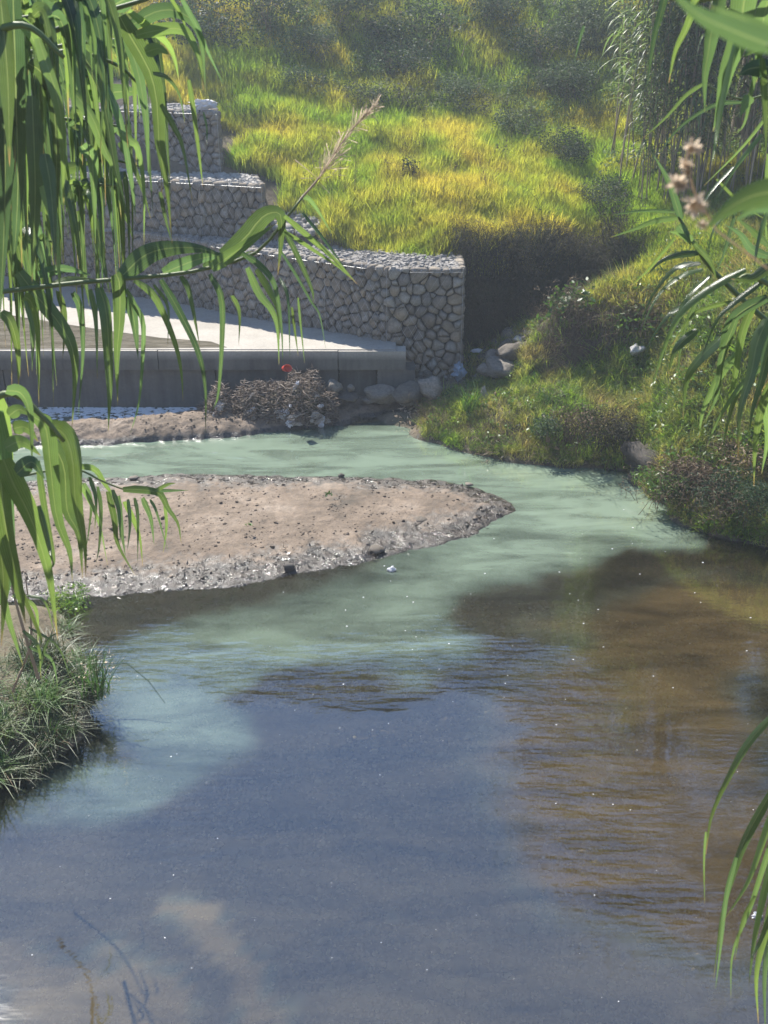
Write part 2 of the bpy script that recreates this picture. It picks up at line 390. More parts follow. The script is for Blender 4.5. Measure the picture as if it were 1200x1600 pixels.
_k = lambda d2: np.sqrt(d2 + .03)
def _fit():
    n = len(pts); X = pts[:, :2]; d2 = ((X[:, None] - X[None]) ** 2).sum(-1)
    A = np.zeros((n + 3, n + 3)); A[:n, :n] = _k(d2) - np.eye(n) * .02; A[:n, n] = 1; A[:n, n+1:] = X; A[n, :n] = 1; A[n+1:, :n] = X.T
    return np.linalg.solve(A, np.append(pts[:, 2], [0, 0, 0]))
_w = _fit()
DECK_POLY = [(-9.5, 13.0), (.5, 13.0), (.5, 14.2)] + [(x, y) for x, y in reversed(WALL[:-1])] + [(-9.5, 19.6)]
BACK = [(x + .25, y + .62) for x, y in WALL]; BACK[-1] = (1.06, 15.35); BACK[-2] = (.35, 15.35)
WALL_POLY = WALL + list(reversed(BACK))
def H(x, y):
    x = np.asarray(x, float); y = np.asarray(y, float); sh = x.shape; x = x.ravel(); y = y.ravel()
    z = np.zeros(len(x)); n = len(pts)
    for i in range(0, len(x), 20000):
        s = slice(i, i + 20000)
        d2 = (x[s, None] - pts[None, :, 0]) ** 2 + (y[s, None] - pts[None, :, 1]) ** 2
        z[s] = _k(d2) @ _w[:n] + _w[n] + _w[n+1] * x[s] + _w[n+2] * y[s]
    land = sstep(0, .5, z)
    z = z + land * (.05 * fbm(x, y, .6, 4)) + sstep(16, 19, y) * .17 * fbm(x, y, 2.6, 4, 5) + .02 * fbm(x, y, .35, 3, 9)
    z = np.where(z < 0, np.maximum(z, -.42), z)
    z = np.where(inside(x, y, DECK_POLY) & (y > 13.9), -.3, z)
    z = np.where(inside(x, y, WALL_POLY), np.minimum(z, 1.76), z)
    return z.reshape(sh)

def axis(lo, hi, step, far_lo, far_hi):
    a = list(np.arange(lo, hi + 1e-6, step)); s = step; v = lo; left = []
    while v > far_lo: s *= 1.18; v -= s; left.append(v)
    s = step; v = a[-1]
    while v < far_hi: s *= 1.18; v += s; a.append(v)
    return np.array(left[::-1] + a)
gx = axis(-6.5, 6.5, .075, -170, 170); gy = axis(3.0, 22.0, .075, -150, 190)
GX, GY = np.meshgrid(gx, gy); GZ = H(GX, GY)
def grid_obj(name, X, Y, Z, m):
    ny, nx = X.shape; v = np.stack([X.ravel(), Y.ravel(), Z.ravel()], 1)
    i = np.arange(ny * nx).reshape(ny, nx); f = np.stack([i[:-1,:-1].ravel(), i[:-1,1:].ravel(), i[1:,1:].ravel(), i[1:,:-1].ravel()], 1)
    me = bpy.data.meshes.new(name); me.vertices.add(len(v)); me.vertices.foreach_set('co', v.ravel())
    me.loops.add(f.size); me.loops.foreach_set('vertex_index', f.ravel()); me.polygons.add(len(f))
    me.polygons.foreach_set('loop_start', np.arange(len(f)) * 4); me.update(calc_edges=True)
    me.polygons.foreach_set('use_smooth', np.ones(len(f), bool)); me.materials.append(m)
    o = bpy.data.objects.new(name, me); COL.objects.link(o); return o
g = grid_obj('ground', GX, GY, GZ, M['ground']); tag(g, 'brown soil banks, riverbed and hillside around the river', kind='structure')

# mud bars
ISL = [(-330,790),(-100,775),(60,752),(180,746),(300,741),(420,743),(560,746),(680,750),(745,762),(790,783),(812,799),(788,812),(745,832),(700,846),(650,858),(600,871),(540,884),(480,895),(380,912),(260,925),(150,932),(60,936),(-100,942),(-330,950)]
ISL = [tuple(P(a, b, 0)[:2]) for a, b in ISL]
SPT = [(-200,690),(20,672),(100,667),(200,659),(300,648),(380,640),(480,632),(560,624),(645,622),(668,640),(640,646),(606,649),(565,654),(545,664),(450,673),(350,682),(250,689),(130,696),(20,700),(-200,712)]
SPT = [tuple(P(a, b, 0)[:2]) for a, b in SPT]
def bar_height(x, y, poly, h, slope):
    lump = 1.8 if slope < .3 else .75
    s = sdf(x, y, poly) + .09 * fbm(x, y, .5, 4, 2) + .03 * vn(x, y, .09, 4)
    top = h * (1 - np.exp(-np.maximum(s, 0) / slope))
    z = np.where(s > 0, .006 + top, np.maximum(s * .5, -.45))
    a = sstep(0, .15, s)
    z = z + a * lump * (.018 * fbm(x, y, .3, 4, 11) + .012 * np.abs(vn(x, y, .06, 6)) + .008 * vn(x, y, .035, 8))
    z = z + sstep(0, .05, s) * (1 - sstep(.25, .6, s)) * .006 * vn(x, y, .08, 17)
    return z
def bar(name, poly, h, slope, step, label):
    xs = [p[0] for p in poly]; ys = [p[1] for p in poly]
    X, Y = np.meshgrid(np.arange(max(min(xs), -6.2) - .6, max(xs) + .6, step), np.arange(min(ys) - .5, max(ys) + .5, step))
    o = grid_obj(name, X, Y, bar_height(X, Y, poly, h, slope), M['mud']); tag(o, label, kind='structure'); return o
bar('mud_island', ISL, .095, .60, .024, 'flat sunlit mud bar in mid stream with glistening wet edge')
bar('mud_spit', SPT, .17, .16, .022, 'narrow bank of crumbly mud below the weir')

# ------------------------------------------------------------------ water
wx = np.arange(-9, 8.5, .08); wy = np.arange(1.2, 15.4, .08); WX, WY = np.meshgrid(wx, wy)
wat = grid_obj('river_water', WX, WY, np.zeros_like(WX), M['water'])
tag(wat, 'shallow river water, milky green upstream and clear brown near the camera', kind='structure')
def capsule(line, hw, soft):
    L = [tuple(P(a, b, 0)[:2]) for a, b in line]
    dx = .55 * fbm(WX, WY, 1.1, 4, 21) + .2 * fbm(WX, WY, .3, 3, 22); dy = .45 * fbm(WX, WY, 1.0, 4, 25) + .15 * fbm(WX, WY, .35, 3, 27)
    return 1 - sstep(hw, hw + soft, seg_dist(WX + dx, WY + dy, L))
tb = .015 + .05 * sstep(.0, .7, fbm(WX, WY, 1.6, 4, 91))
tb = np.maximum(tb, 1.0 * capsule([(-200,725),(350,715),(600,700),(760,735),(900,780),(1000,800)], .55, .7))
tb = np.maximum(tb, 1.0 * capsule([(-200,650),(200,640),(420,630),(560,628)], .3, .2))
tb = np.maximum(tb, .85 * capsule([(950,800),(820,830),(740,870)], .12, .85))
tb = np.maximum(tb, .60 * capsule([(740,870),(640,925),(580,980),(650,1000)], .05, .85))
tb = np.maximum(tb, .52 * capsule([(560,940),(440,985),(330,1010),(240,1060),(240,1130)], .08, .8))
tb = np.maximum(tb, .35 * capsule([(240,1100),(180,1190),(60,1220)], .1, .5))
tb = np.maximum(tb, .07 * capsule([(600,1100),(560,1300),(700,1500)], 1.0, 1.2))
tb = np.maximum(tb, .08 * capsule([(150,1380),(500,1500)], .5, .8))
ml = np.maximum(capsule([(-60,1500),(60,1530),(150,1620)], .22, .16), capsule([(250,1462),(330,1505),(420,1580),(520,1620)], .09, .14))
sl = 1.0 * capsule([(1250,960),(1050,1010),(930,1130),(1000,1300),(1150,1350)], .55, .9)
tb = np.maximum(tb, .30 * sl); tb = np.maximum(tb, .45 * ml); sl = np.maximum(np.maximum(sl, .85 * ml), .8 * (1 - sstep(.06, .35, tb))); tb = np.maximum(tb, .11 + .05 * fbm(WX, WY, .9, 4, 97) + .10 * sstep(6.6, 4.4, WY))
rp = .022 + .05 * sstep(.1, .6, fbm(WX, WY, 1.3, 3, 81))
rp = np.maximum(rp, .55 * capsule([(-100,648),(120,648),(290,642)], .25, .25))
rp = np.maximum(rp, .5 * capsule([(380,1050),(560,1040),(760,1040),(850,1060)], .16, .35))
rp = np.maximum(rp, .5 * capsule([(860,1080),(880,1200),(960,1300),(1040,1420)], .16, .35))
rp = np.maximum(rp, .11 * capsule([(80,1190),(240,1220),(270,1330)], .3, .35))
rp = np.maximum(rp, .38 * capsule([(120,716),(420,698)], .03, .10))
for nm, arr in (('turbidity', tb), ('ripple', rp), ('silt', sl)):
    at = wat.data.attributes.new(nm, 'FLOAT', 'POINT'); at.data.foreach_set('value', arr.ravel().astype(np.float32))

# ------------------------------------------------------------------ concrete weir
weir = empty('concrete_weir', (-3.5, 14.15, 0)); tag(weir, 'low concrete weir with a wet flat deck in front of the stone wall', 'weir')
def wpart(name, mb, m, smooth=False):
    mb.v = [(x + 3.5, y - 14.15, z) for x, y, z in mb.v]; return mb.build(name, m, weir, smooth)
mb = MB(); poly = [(-9.2, DECK_Y), (.16, DECK_Y)] + [(x + .05, y + .1) for x, y in reversed(WALL[:-1])]
n = len(poly); mb.add([(x, y, DECK) for x, y in poly] + [(x, y, .55) for x, y in poly], [tuple(range(n)), tuple(range(2*n-1, n-1, -1))] + [((i+1) % n, i, i+n, (i+1) % n+n) for i in range(n)])
wpart('deck', mb, M['concrete'])
edges = [-9.2, -6.1, -3.05, -.62, .30]
for i in range(4):
    mb = MB(); mb.box(edges[i] + .006, edges[i+1] - .006, DECK_Y - .05, DECK_Y + .2, .565, DECK - .002 - .004 * i)
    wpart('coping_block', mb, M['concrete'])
edges = [-9.2, -5.2, -2.3, -.62, -.10]
for i in range(4):
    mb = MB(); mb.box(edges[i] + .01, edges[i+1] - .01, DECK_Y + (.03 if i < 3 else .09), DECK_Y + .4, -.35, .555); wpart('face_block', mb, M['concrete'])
mb = MB(); mb.box(-.09, .42, DECK_Y - .01, DECK_Y + .4, -.2, .555); wpart('end_block', mb, M['concrete'])
film_poly = [P(-200, 546, DECK), P(0, 546, DECK), P(355, 543, DECK), P(330, 534, DECK), P(250, 528, DECK), P(150, 514, DECK), P(80, 503, DECK), P(0, 490, DECK), P(-200, 470, DECK)]
mb = MB(); 
fp = [(p.x, max(p.y, DECK_Y + .012), DECK + .004) for p in film_poly]
mb.add(fp, [tuple(range(len(fp)))]); wpart('water_film', mb, M['film'])

# ------------------------------------------------------------------ gabion walls built stone by stone
def clip_poly(poly, nx, ny, c):
    out = []
    for i in range(len(poly)):
        a = poly[i]; b = poly[(i+1) % len(poly)]; da = a[0]*nx + a[1]*ny - c; db = b[0]*nx + b[1]*ny - c
        if da <= 0: out.append(a)
        if (da < 0) != (db < 0) and da != db:
            t = da / (da - db); out.append((a[0] + (b[0]-a[0])*t, a[1] + (b[1]-a[1])*t))
    return out
def voronoi(w, h, sx, sy, rs, relax=2):
    nx, ny = max(1, round(w / sx)), max(1, round(h / sy)); P_ = []
    for j in range(ny):
        for i in range(nx + (j % 2)):
            P_.append([(i + .5 - .5 * (j % 2) + rs.uniform(-.48, .48)) * w / nx, (j + .5 + rs.uniform(-.45, .45)) * h / ny])
    extra = int(len(P_) * .35)
    for _ in range(extra): P_.append([rs.uniform(0, w), rs.uniform(0, h)])
    P_ = np.array(P_)
    P_[:, 0] = np.clip(P_[:, 0], .02, w - .02); P_[:, 1] = np.clip(P_[:, 1], .02, h - .02)
    wt = np.array([rs.uniform(-1, 1) * .22 * sx * sy for _ in P_])
    for it in range(relax + 1):
        cells = []
        for i, p in enumerate(P_):
            poly = [(0, 0), (w, 0), (w, h), (0, h)]
            d = ((P_ - p) ** 2).sum(1); idx = np.argsort(d)[1:16]
            for k in idx:
                q = P_[k]; n_ = q - p; 
                if (n_ ** 2).sum() < 1e-8: continue
                poly = clip_poly(poly, n_[0], n_[1], ((q @ q) - (p @ p) - wt[k] + wt[i]) / 2)
                if len(poly) < 3: break
            cells.append(poly)
        if it < relax:
            for i, c in enumerate(cells):
                if len(c) > 2:
                    m_ = np.mean(c, axis=0); P_[i] = P_[i] * .75 + m_ * .25
    return cells
def stone_mesh(poly, gap, depth, proud, rs):
    c = np.mean(poly, axis=0); out = []
    n_ = len(poly)
    for i in range(n_):
        a = np.array(poly[i]); b = np.array(poly[(i+1) % n_])
        if np.hypot(*(b - a)) < .02: out.append((a + b) / 2); continue
        out.append(a * .82 + b * .18); out.append(a * .18 + b * .82)
    o = np.array(out) - c
    if len(o) < 5: return None, None
    r = np.hypot(o[:, 0], o[:, 1]); s = np.maximum((r - gap * rs.uniform(.7, 1.8)) / np.maximum(r, 1e-4), .3)
    o = o * s[:, None] * (1 + np.array([rs.uniform(-.05, .03) for _ in r]))[:, None]
    k = len(o); V = []; tilt = (rs.uniform(-.18, .18), rs.uniform(-.18, .18))
    size = float(r.mean())
    for sc, d in ((.86, -depth), (1.0, -.008), (.93, proud * .62), (.62, proud)):
        for q in o: V.append((q[0]*sc, -(d + (q[0]*tilt[0] + q[1]*tilt[1]) * (d > 0) + (rs.uniform(-.006, .006) if d > 0 else 0)), q[1]*sc))
    V.append((0, -(proud * 1.08 + rs.uniform(-.006, .008)), 0)); Fc = []
    for L in range(3):
        for j in range(k):
            j2 = (j+1) % k; Fc.append((L*k + j, L*k + j2, (L+1)*k + j2, (L+1)*k + j))
    for j in range(k): Fc.append((3*k + j, 3*k + (j+1) % k, 4*k))
    return (V, Fc), c
def gabion(label, line, z0, z1, thick, sx, sy, seed, mask=None, group=None, endoff=None):
    rs = random.Random(seed)
    w = empty('gabion_wall', (line[-1][0], line[-1][1], z0)); ox, oy, oz = w.location
    tag(w, label, 'stone wall', group)
    L = [Vector((a[0], a[1], 0)) for a in line]; lens = [(L[i+1] - L[i]).length for i in range(len(L) - 1)]; tot = sum(lens)
    # core behind the stones, butted
    off = []
    for i, p in enumerate(L):
        d = (L[min(i+1, len(L)-1)] - L[max(i-1, 0)]).normalized(); nrm = Vector((-d.y, d.x, 0)); off.append(nrm)
    if endoff is not None: off[-1] = endoff
    mb = MB(); k = len(L)
    fr = [(p + off[i] * .10) for i, p in enumerate(L)]; bk = [(p + off[i] * thick) for i, p in enumerate(L)]
    V = [(p.x-ox, p.y-oy, z0-oz) for p in fr] + [(p.x-ox, p.y-oy, z0-oz) for p in bk] + [(p.x-ox, p.y-oy, z1-.03-oz) for p in fr] + [(p.x-ox, p.y-oy, z1-.03-oz) for p in bk]
    Fc = []
    for i in range(k-1): Fc += [(i, i+1, 2*k+i+1, 2*k+i), (2*k+i, 2*k+i+1, 3*k+i+1, 3*k+i), (k+i+1, k+i, 3*k+i, 3*k+i+1)]
    Fc += [(0, 2*k, 3*k, k), (k-1, 2*k-1, 4*k-1, 3*k-1)]
    mb.add(V, Fc); mb.build('core', M['core'], w, False)
    def at(u):
        for i, l in enumerate(lens):
            if u <= l or i == len(lens) - 1: break
            u -= l
        d = (L[i+1] - L[i]).normalized(); return L[i] + d * u, d
    cells = [c for c in voronoi(tot, z1 - z0, sx, sy, rs) if len(c) > 2]
    cells.sort(key=lambda c: -np.mean(c, axis=0)[0])
    count = 0; extra = MB()
    for c in cells:
        sm, ce = stone_mesh(c, .0045, .11, rs.uniform(.012, .065), rs)
        if sm is None: continue
        p, d = at(ce[0]); zc = z0 + ce[1]
        if mask and not mask(p.x, p.y, zc): continue
        a = math.atan2(d.y, d.x)
        if count < 285:
            me = mesh_data('stone', sm[0], sm[1], M['stone'])
            o = bpy.data.objects.new('stone', me); link(o, w)
            o.location = (p.x - ox, p.y - oy, zc - oz); o.rotation_euler = (0, 0, a); count += 1
        else:
            ca, sa = math.cos(a), math.sin(a)
            extra.add([(x*ca - y*sa + p.x - ox, x*sa + y*ca + p.y - oy, z + zc - oz) for x, y, z in sm[0]], sm[1])
    # end face, joined
    e0, nrm = L[-1], off[-1]; 
    for c in voronoi(thick, z1 - z0, sx, sy, rs, 1):
        if len(c) < 3: continue
        sm, ce = stone_mesh(c, .009, .10, .03, rs)
        if sm is None: continue
        a = math.atan2(nrm.y, nrm.x); ca, sa = math.cos(a), math.sin(a); p = e0 + nrm * ce[0] 
        extra.add([(x*ca - y*sa + p.x - ox, x*sa + y*ca + p.y - oy, z + z0 + ce[1] - oz) for x, y, z in sm[0]], sm[1])
    if extra.v:
        o = extra.build('end_stones', M['stone'], w); o['kind'] = 'stuff'
    # rubble on top
    rb = MB(); area = tot * thick; 
    for _ in range(int(area * 330)):
        u = rs.random() ** .7 * (tot - .05); p, d = at(u); nn = Vector((-d.y, d.x, 0)); q = p + (endoff if endoff is not None else nn) * rs.uniform(-.02, thick)
        r = rs.uniform(.02, .055) * (1.3 if rs.random() < .15 else 1); hh = r * rs.uniform(.35, .7); m_ = 6; a0 = rs.random() * 6
        ring = [(q.x-ox + r*math.cos(a0 + 6.283*j/m_) * rs.uniform(.7,1.2), q.y-oy + r*math.sin(a0 + 6.283*j/m_) * rs.uniform(.7,1.2)) for j in range(m_)]
        zt = z1 - .035 - oz
        rb.add([(x, y, zt - .01) for x, y in ring] + [(q.x-ox + (x-q.x+ox)*.6, q.y-oy + (y-q.y+oy)*.6, zt + hh + rs.uniform(-.01,.01)) for x, y in ring],
               [(j, (j+1) % m_, m_ + (j+1) % m_, m_ + j) for j in range(m_)] + [tuple(m_ + j for j in range(m_))])
    o = rb.build('rubble_top', M['rubble'], w, False); o['kind'] = 'stuff'
    # wire mesh over the face: twisted diagonal strands
    wm = MB(); st = .11; r = .0016
    def face(u, z): 
        p, d = at(min(max(u, 0), tot)); nn = Vector((d.y, -d.x, 0)); q = p + nn * .062; return (q.x-ox, q.y-oy, z-oz)
    u0 = max(0, tot - 5.5)
    for s_ in (1, -1):
        u = u0 - (z1 - z0)
        while u < tot + (z1 - z0):
            a_ = (u, z0) if s_ > 0 else (u + (z1-z0) * .6, z0); b_ = (u + (z1-z0) * .6, z1) if s_ > 0 else (u, z1)
            if 0 <= a_[0] <= tot and 0 <= b_[0] <= tot: 
                m2 = ((a_[0] + b_[0]) / 2, (z0 + z1) / 2); wm.tube([face(*a_), face(*m2), face(*b_)], r, 3, cap=False)
            u += st
    uu = tot
    while uu > u0:
        wm.tube([face(uu, z0), face(uu, z1)], .0025, 4, cap=False); uu -= 1.0
    wm.tube([face(u0 + (tot-u0) * i / 8, z1 - .05) for i in range(9)], .002, 4, cap=False)
    o = wm.build('wire_mesh', M['wire'], w, False); o['kind'] = 'stuff'
    return w
gabion('longest and lowest stone gabion wall standing along the back of the weir deck', WALL, .10, WTOP, .9, .185, .128, 3,
       mask=lambda x, y, z: (x > .1 or z > DECK - .06) and x > -6.5)
gabion('middle gabion wall of grey stones set back above the lowest one', [(-6.6, 18.0), (-3.6, 16.9), (-1.76, 16.3)], WTOP - .02, 2.66, .95, .18, .135, 5, endoff=Vector((-.22, .975, 0)))
gabion('topmost gabion wall with white litter lying on it', [(-7.2, 18.9), (-4.3, 17.9), (-2.5, 17.4)], 2.64, 3.55, .95, .19, .12, 8, endoff=Vector((-.25, .97, 0)))

# ------------------------------------------------------------------ rocks
def rock_data(seed, sub=2, flat=.7, rough=.22, m=None):
    import bmesh
    rs = random.Random(seed); bm = bmesh.new(); bmesh.ops.create_icosphere(bm, subdivisions=sub, radius=1.0)
    o = Vector((rs.uniform(-50, 50), rs.uniform(-50, 50), rs.uniform(-50, 50)))
    for v in bm.verts:
        d = v.co.normalized(); v.co = d * (1 + rough * 1.6 * mnoise.noise(d * 1.1 + o) + rough * .5 * mnoise.noise(d * 3 + o)); v.co.z *= flat
    me = bpy.data.meshes.new('rock'); bm.to_mesh(me); bm.free(); me.materials.append(m or M['boulder'])
    me.polygons.foreach_set('use_smooth', [True] * len(me.polygons)); return me
def rock(px, py, wpx, hpx, label, cat='boulder', name='boulder', m='boulder', z=None, seed=0, group=None, rough=.2, Y=None, rz=0, sub=3):
    """a stone whose visible centre is at that point of the bank; size in photo pixels turned into metres"""
    p = P(px, py, z if z is not None else .12) if Y is None else Q(px, py, Y)
    dist = math.sqrt(p.x**2 + p.y**2 + (p.z - CAM_Z)**2); s = dist / F
    o = bpy.data.objects.new(name, rock_data(seed, sub, 1.0, rough, M[m])); link(o)
    o.location = p; o.scale = (wpx * s / 2, wpx * s / 2 * .8, hpx * s / 2 * 1.05); o.rotation_euler = (0, 0, rz)
    return tag(o, label, cat, group)
rocks = [
 (596,617,52,26,'rounded grey boulder touching the mud spit at the foot of the weir end','boulder',.10),
 (640,612,56,32,'large dark boulder just right of the rounded one below the weir end','boulder',.14),
 (672,606,46,30,'dark boulder in the shade against the right end of the gabion wall','boulder',.16),
 (635,626,26,13,'small pale stone lying on the mud in front of the dark boulders','whitestone',.06),
 (548,607,13,12,'small round cobble standing on the flat wet stone below the weir','boulder',.14),
 (545,619,40,12,'flat wet stone between debris heap and boulders','darkrock',.06),
 (512,622,34,10,'flat brown stone beside the right end of the debris heap','darkrock',.05),
 (522,605,26,22,'upright grey stone leaning in the shade against the weir face','boulder',.16),
 (700,588,30,22,'dark stone beside the blue and white plastic bag','boulder',.3),
 (575,625,22,9,'low pale slab stone at the tip of the spit','boulder',.05),
 (797,551,38,24,'dark domed rock lying on top of the pale boulders by the mound','darkrock',.78),
 (783,572,56,26,'broad pale boulder under the dark domed rock','boulder',.62),
 (757,578,28,16,'smaller pale boulder left of the broad one in the grass','boulder',.55),
 (770,556,24,22,'grey stone in the gully behind the pale boulders','boulder',.7),
 (830,542,34,16,'white stone high in the gully beside the mound','whitestone',.8),
 (812,530,22,10,'flat white stone in the grass of the gully top','whitestone',.85),
 (782,492,18,20,'white angular stone standing in the shaded gully','whitestone',.95),
 (1008,720,80,46,'jagged brown rock jutting over the water from the right bank','wetrock',.20),
 (862,656,10,5,'tiny white stone in bank grass','whitestone',.4),
 (896,719,22,7,'white stone at the waterline under the brown weeds','whitestone',.03),
]
for i, (a, b, w_, h_, lab, m_, z_) in enumerate(rocks):
    rock(a, b, w_, h_, lab, m=m_, z=z_, Y=(13.93 - .03 * (i % 3)) if i < 8 or i == 9 else None, seed=i + 3, rough=.62 if 'jagged' in lab else .27, rz=i)
# loose stones in the gully and at the wall foot: uncountable small cobbles
# ------------------------------------------------------------------ scatter of uncountable small growth
LIB = bpy.data.collections.new('growth_library')
def variants(name, datas):
    c = bpy.data.collections.new(name + '_kinds')
    for i, me in enumerate(datas):
        o = bpy.data.objects.new('%s_kind_%02d' % (name, i), me); c.objects.link(o)
    return c
def scatter(name, label, P_, scale, kinds, tilt=.15, yaw=None, seed=1):
    """one object that stands for growth or gravel nobody could count"""
    n_ = len(P_); r_ = np.random.default_rng(seed)
    me = bpy.data.meshes.new(name); me.vertices.add(n_); me.vertices.foreach_set('co', np.asarray(P_, np.float32).ravel())
    a = me.attributes.new('rot', 'FLOAT_VECTOR', 'POINT')
    rot = np.stack([r_.normal(0, tilt, n_), r_.normal(0, tilt, n_), r_.uniform(0, 6.283, n_) if yaw is None else yaw], 1); a.data.foreach_set('vector', rot.astype(np.float32).ravel())
    a = me.attributes.new('size', 'FLOAT_VECTOR', 'POINT'); sc = np.asarray(scale, float)
    if sc.ndim == 1: sc = np.stack([sc] * 3, 1)
    a.data.foreach_set('vector', sc.astype(np.float32).ravel())
    a = me.attributes.new('kind_index', 'INT', 'POINT'); a.data.foreach_set('value', r_.integers(0, len(kinds.objects), n_).astype(np.int32))
    o = bpy.data.objects.new(name, me); COL.objects.link(o); tag(o, label, kind='stuff')
    ng = bpy.data.node_groups.new(name + '_spread', 'GeometryNodeTree')
    ng.interface.new_socket('Geometry', in_out='INPUT', socket_type='NodeSocketGeometry'); ng.interface.new_socket('Geometry', in_out='OUTPUT', socket_type='NodeSocketGeometry')
    gi = ng.nodes.new('NodeGroupInput'); go = ng.nodes.new('NodeGroupOutput'); ip = ng.nodes.new('GeometryNodeInstanceOnPoints'); ci = ng.nodes.new('GeometryNodeCollectionInfo')
    ci.inputs['Collection'].default_value = kinds; ci.inputs['Separate Children'].default_value = True; ci.inputs['Reset Children'].default_value = True
    def na(nm, typ):
        q = ng.nodes.new('GeometryNodeInputNamedAttribute'); q.data_type = typ; q.inputs['Name'].default_value = nm; return q.outputs['Attribute']
    e2r = ng.nodes.new('FunctionNodeEulerToRotation'); ng.links.new(na('rot', 'FLOAT_VECTOR'), e2r.inputs[0])
    L = ng.links; L.new(gi.outputs[0], ip.inputs['Points']); L.new(ci.outputs[0], ip.inputs['Instance']); ip.inputs['Pick Instance'].default_value = True
    L.new(na('kind_index', 'INT'), ip.inputs['Instance Index']); L.new(e2r.outputs[0], ip.inputs['Rotation']); L.new(na('size', 'FLOAT_VECTOR'), ip.inputs['Scale'])
    L.new(ip.outputs[0], go.inputs[0])
    md = o.modifiers.new('spread', 'NODES'); md.node_group = ng
    return o
def tuft(seed, blades, h, spread, width, m, lean=.35, seg=3, curl=.5):
    rs = random.Random(seed); mb = MB()
    for _ in range(blades):
        a = rs.random() * 6.283; r0 = spread * math.sqrt(rs.random()); x, y = r0 * math.cos(a), r0 * math.sin(a)
        b = rs.random() * 6.283; L = h * rs.uniform(.5, 1.1); ln = lean * rs.uniform(.2, 1.2); wd = width * rs.uniform(.6, 1.2)
        dx, dy = math.cos(b), math.sin(b); sx, sy = -dy * wd / 2, dx * wd / 2; V = []; Fc = []
        yawt = rs.uniform(-.9, .9); c_, s_ = math.cos(yawt), math.sin(yawt); sx, sy = sx*c_ - sy*s_, sx*s_ + sy*c_
        for i in range(seg + 1):
            t = i / seg; o_ = ln * L * t ** (1 + curl * 1.5); z = L * t * (1 - .35 * ln * t * curl * 2); w_ = (1 - t) ** .6 if i < seg else 0
            if i < seg: V += [(x + dx*o_ - sx*w_, y + dy*o_ - sy*w_, z), (x + dx*o_ + sx*w_, y + dy*o_ + sy*w_, z)]
            else: V.append((x + dx*o_, y + dy*o_, z))
        for i in range(seg - 1): Fc.append((2*i, 2*i+1, 2*i+3, 2*i+2))
        Fc.append((2*seg-2, 2*seg-1, 2*seg)); mb.add(V, Fc)
    return mb.data('tuft', m)
def leafy(seed, n_, rx, rz, size, m, stems=0, m2=None, narrow=.45, droop=.2, z0=0.0):
    """loose cloud of leaf sized faces with twigs: bush or weed"""
    rs = random.Random(seed); mb = MB()
    lobes = [(rs.uniform(-.5,.5)*rx, rs.uniform(-.5,.5)*rx, z0 + rz*rs.uniform(.35, .95), rs.uniform(.35,.62)) for _ in range(6)]
    for _ in range(n_):
        lx, ly, lz, lr = rs.choice(lobes); d = Vector((rs.gauss(0,1), rs.gauss(0,1), rs.gauss(0,1))).normalized() * rs.random() ** .4
        c = Vector((lx + d.x*rx*lr, ly + d.y*rx*lr, max(.02, lz + d.z*rz*lr*.8)))
        u = Vector((rs.gauss(0,1), rs.gauss(0,1), rs.gauss(0,.6) - droop)).normalized() * size * rs.uniform(.5, 1.2)
        v = u.cross(Vector((rs.gauss(0,1), rs.gauss(0,1), rs.gauss(0,1)))).normalized() * u.length * narrow
        mb.add([c, c + u*.5 + v*.5, c + u, c + u*.5 - v*.5], [(0, 1, 2), (0, 2, 3)])
    for _ in range(stems):
        lx, ly, lz, lr = rs.choice(lobes); e = Vector((lx*rs.uniform(.6,1.5), ly*rs.uniform(.6,1.5), lz*rs.uniform(.8,1.3))); b = Vector((rs.uniform(-.12,.12)*rx, rs.uniform(-.12,.12)*rx, 0))
        md = (b + e)/2 + Vector((rs.gauss(0,.06)*rx, rs.gauss(0,.06)*rx, .1*rz)); mb.tube([b, md, e], [.012*rx+.003, .008*rx+.002, .002], 4, 1 if m2 else 0, cap=False)
    return mb.data('leafy', [m, m2] if m2 else m)
def twiggy(seed, n_, h, rx, m, rad=.004):
    rs = random.Random(seed); mb = MB()
    for _ in range(n_):
        p = Vector((rs.gauss(0,.25)*rx, rs.gauss(0,.25)*rx, 0)); d = Vector((rs.gauss(0,.35), rs.gauss(0,.35), 1)).normalized(); pts_ = [p.copy()]
        for k in range(3): p = p + d * h/3 * rs.uniform(.6,1.2); d = (d + Vector((rs.gauss(0,.3), rs.gauss(0,.3), rs.gauss(0,.15)))).normalized(); pts_.append(p.copy())
        mb.tube(pts_, [rad, rad*.8, rad*.55, rad*.25], 3, cap=False)
        for k in (1, 2, 3):
            for _ in range(2):
                e = pts_[k] + Vector((rs.gauss(0,1), rs.gauss(0,1), rs.uniform(0,1))).normalized() * h * .16; mb.tube([pts_[k], e], [rad*.5, rad*.2], 3, cap=False)
                s_ = Vector((rs.gauss(0,1), rs.gauss(0,1), rs.gauss(0,1))).normalized() * rad * 3.2; t_ = Vector((rs.gauss(0,1), rs.gauss(0,1), rs.gauss(0,1))).normalized() * rad * 3
                mb.add([e - s_, e + t_, e + s_], [(0, 1, 2)])
    return mb.data('twiggy', m)

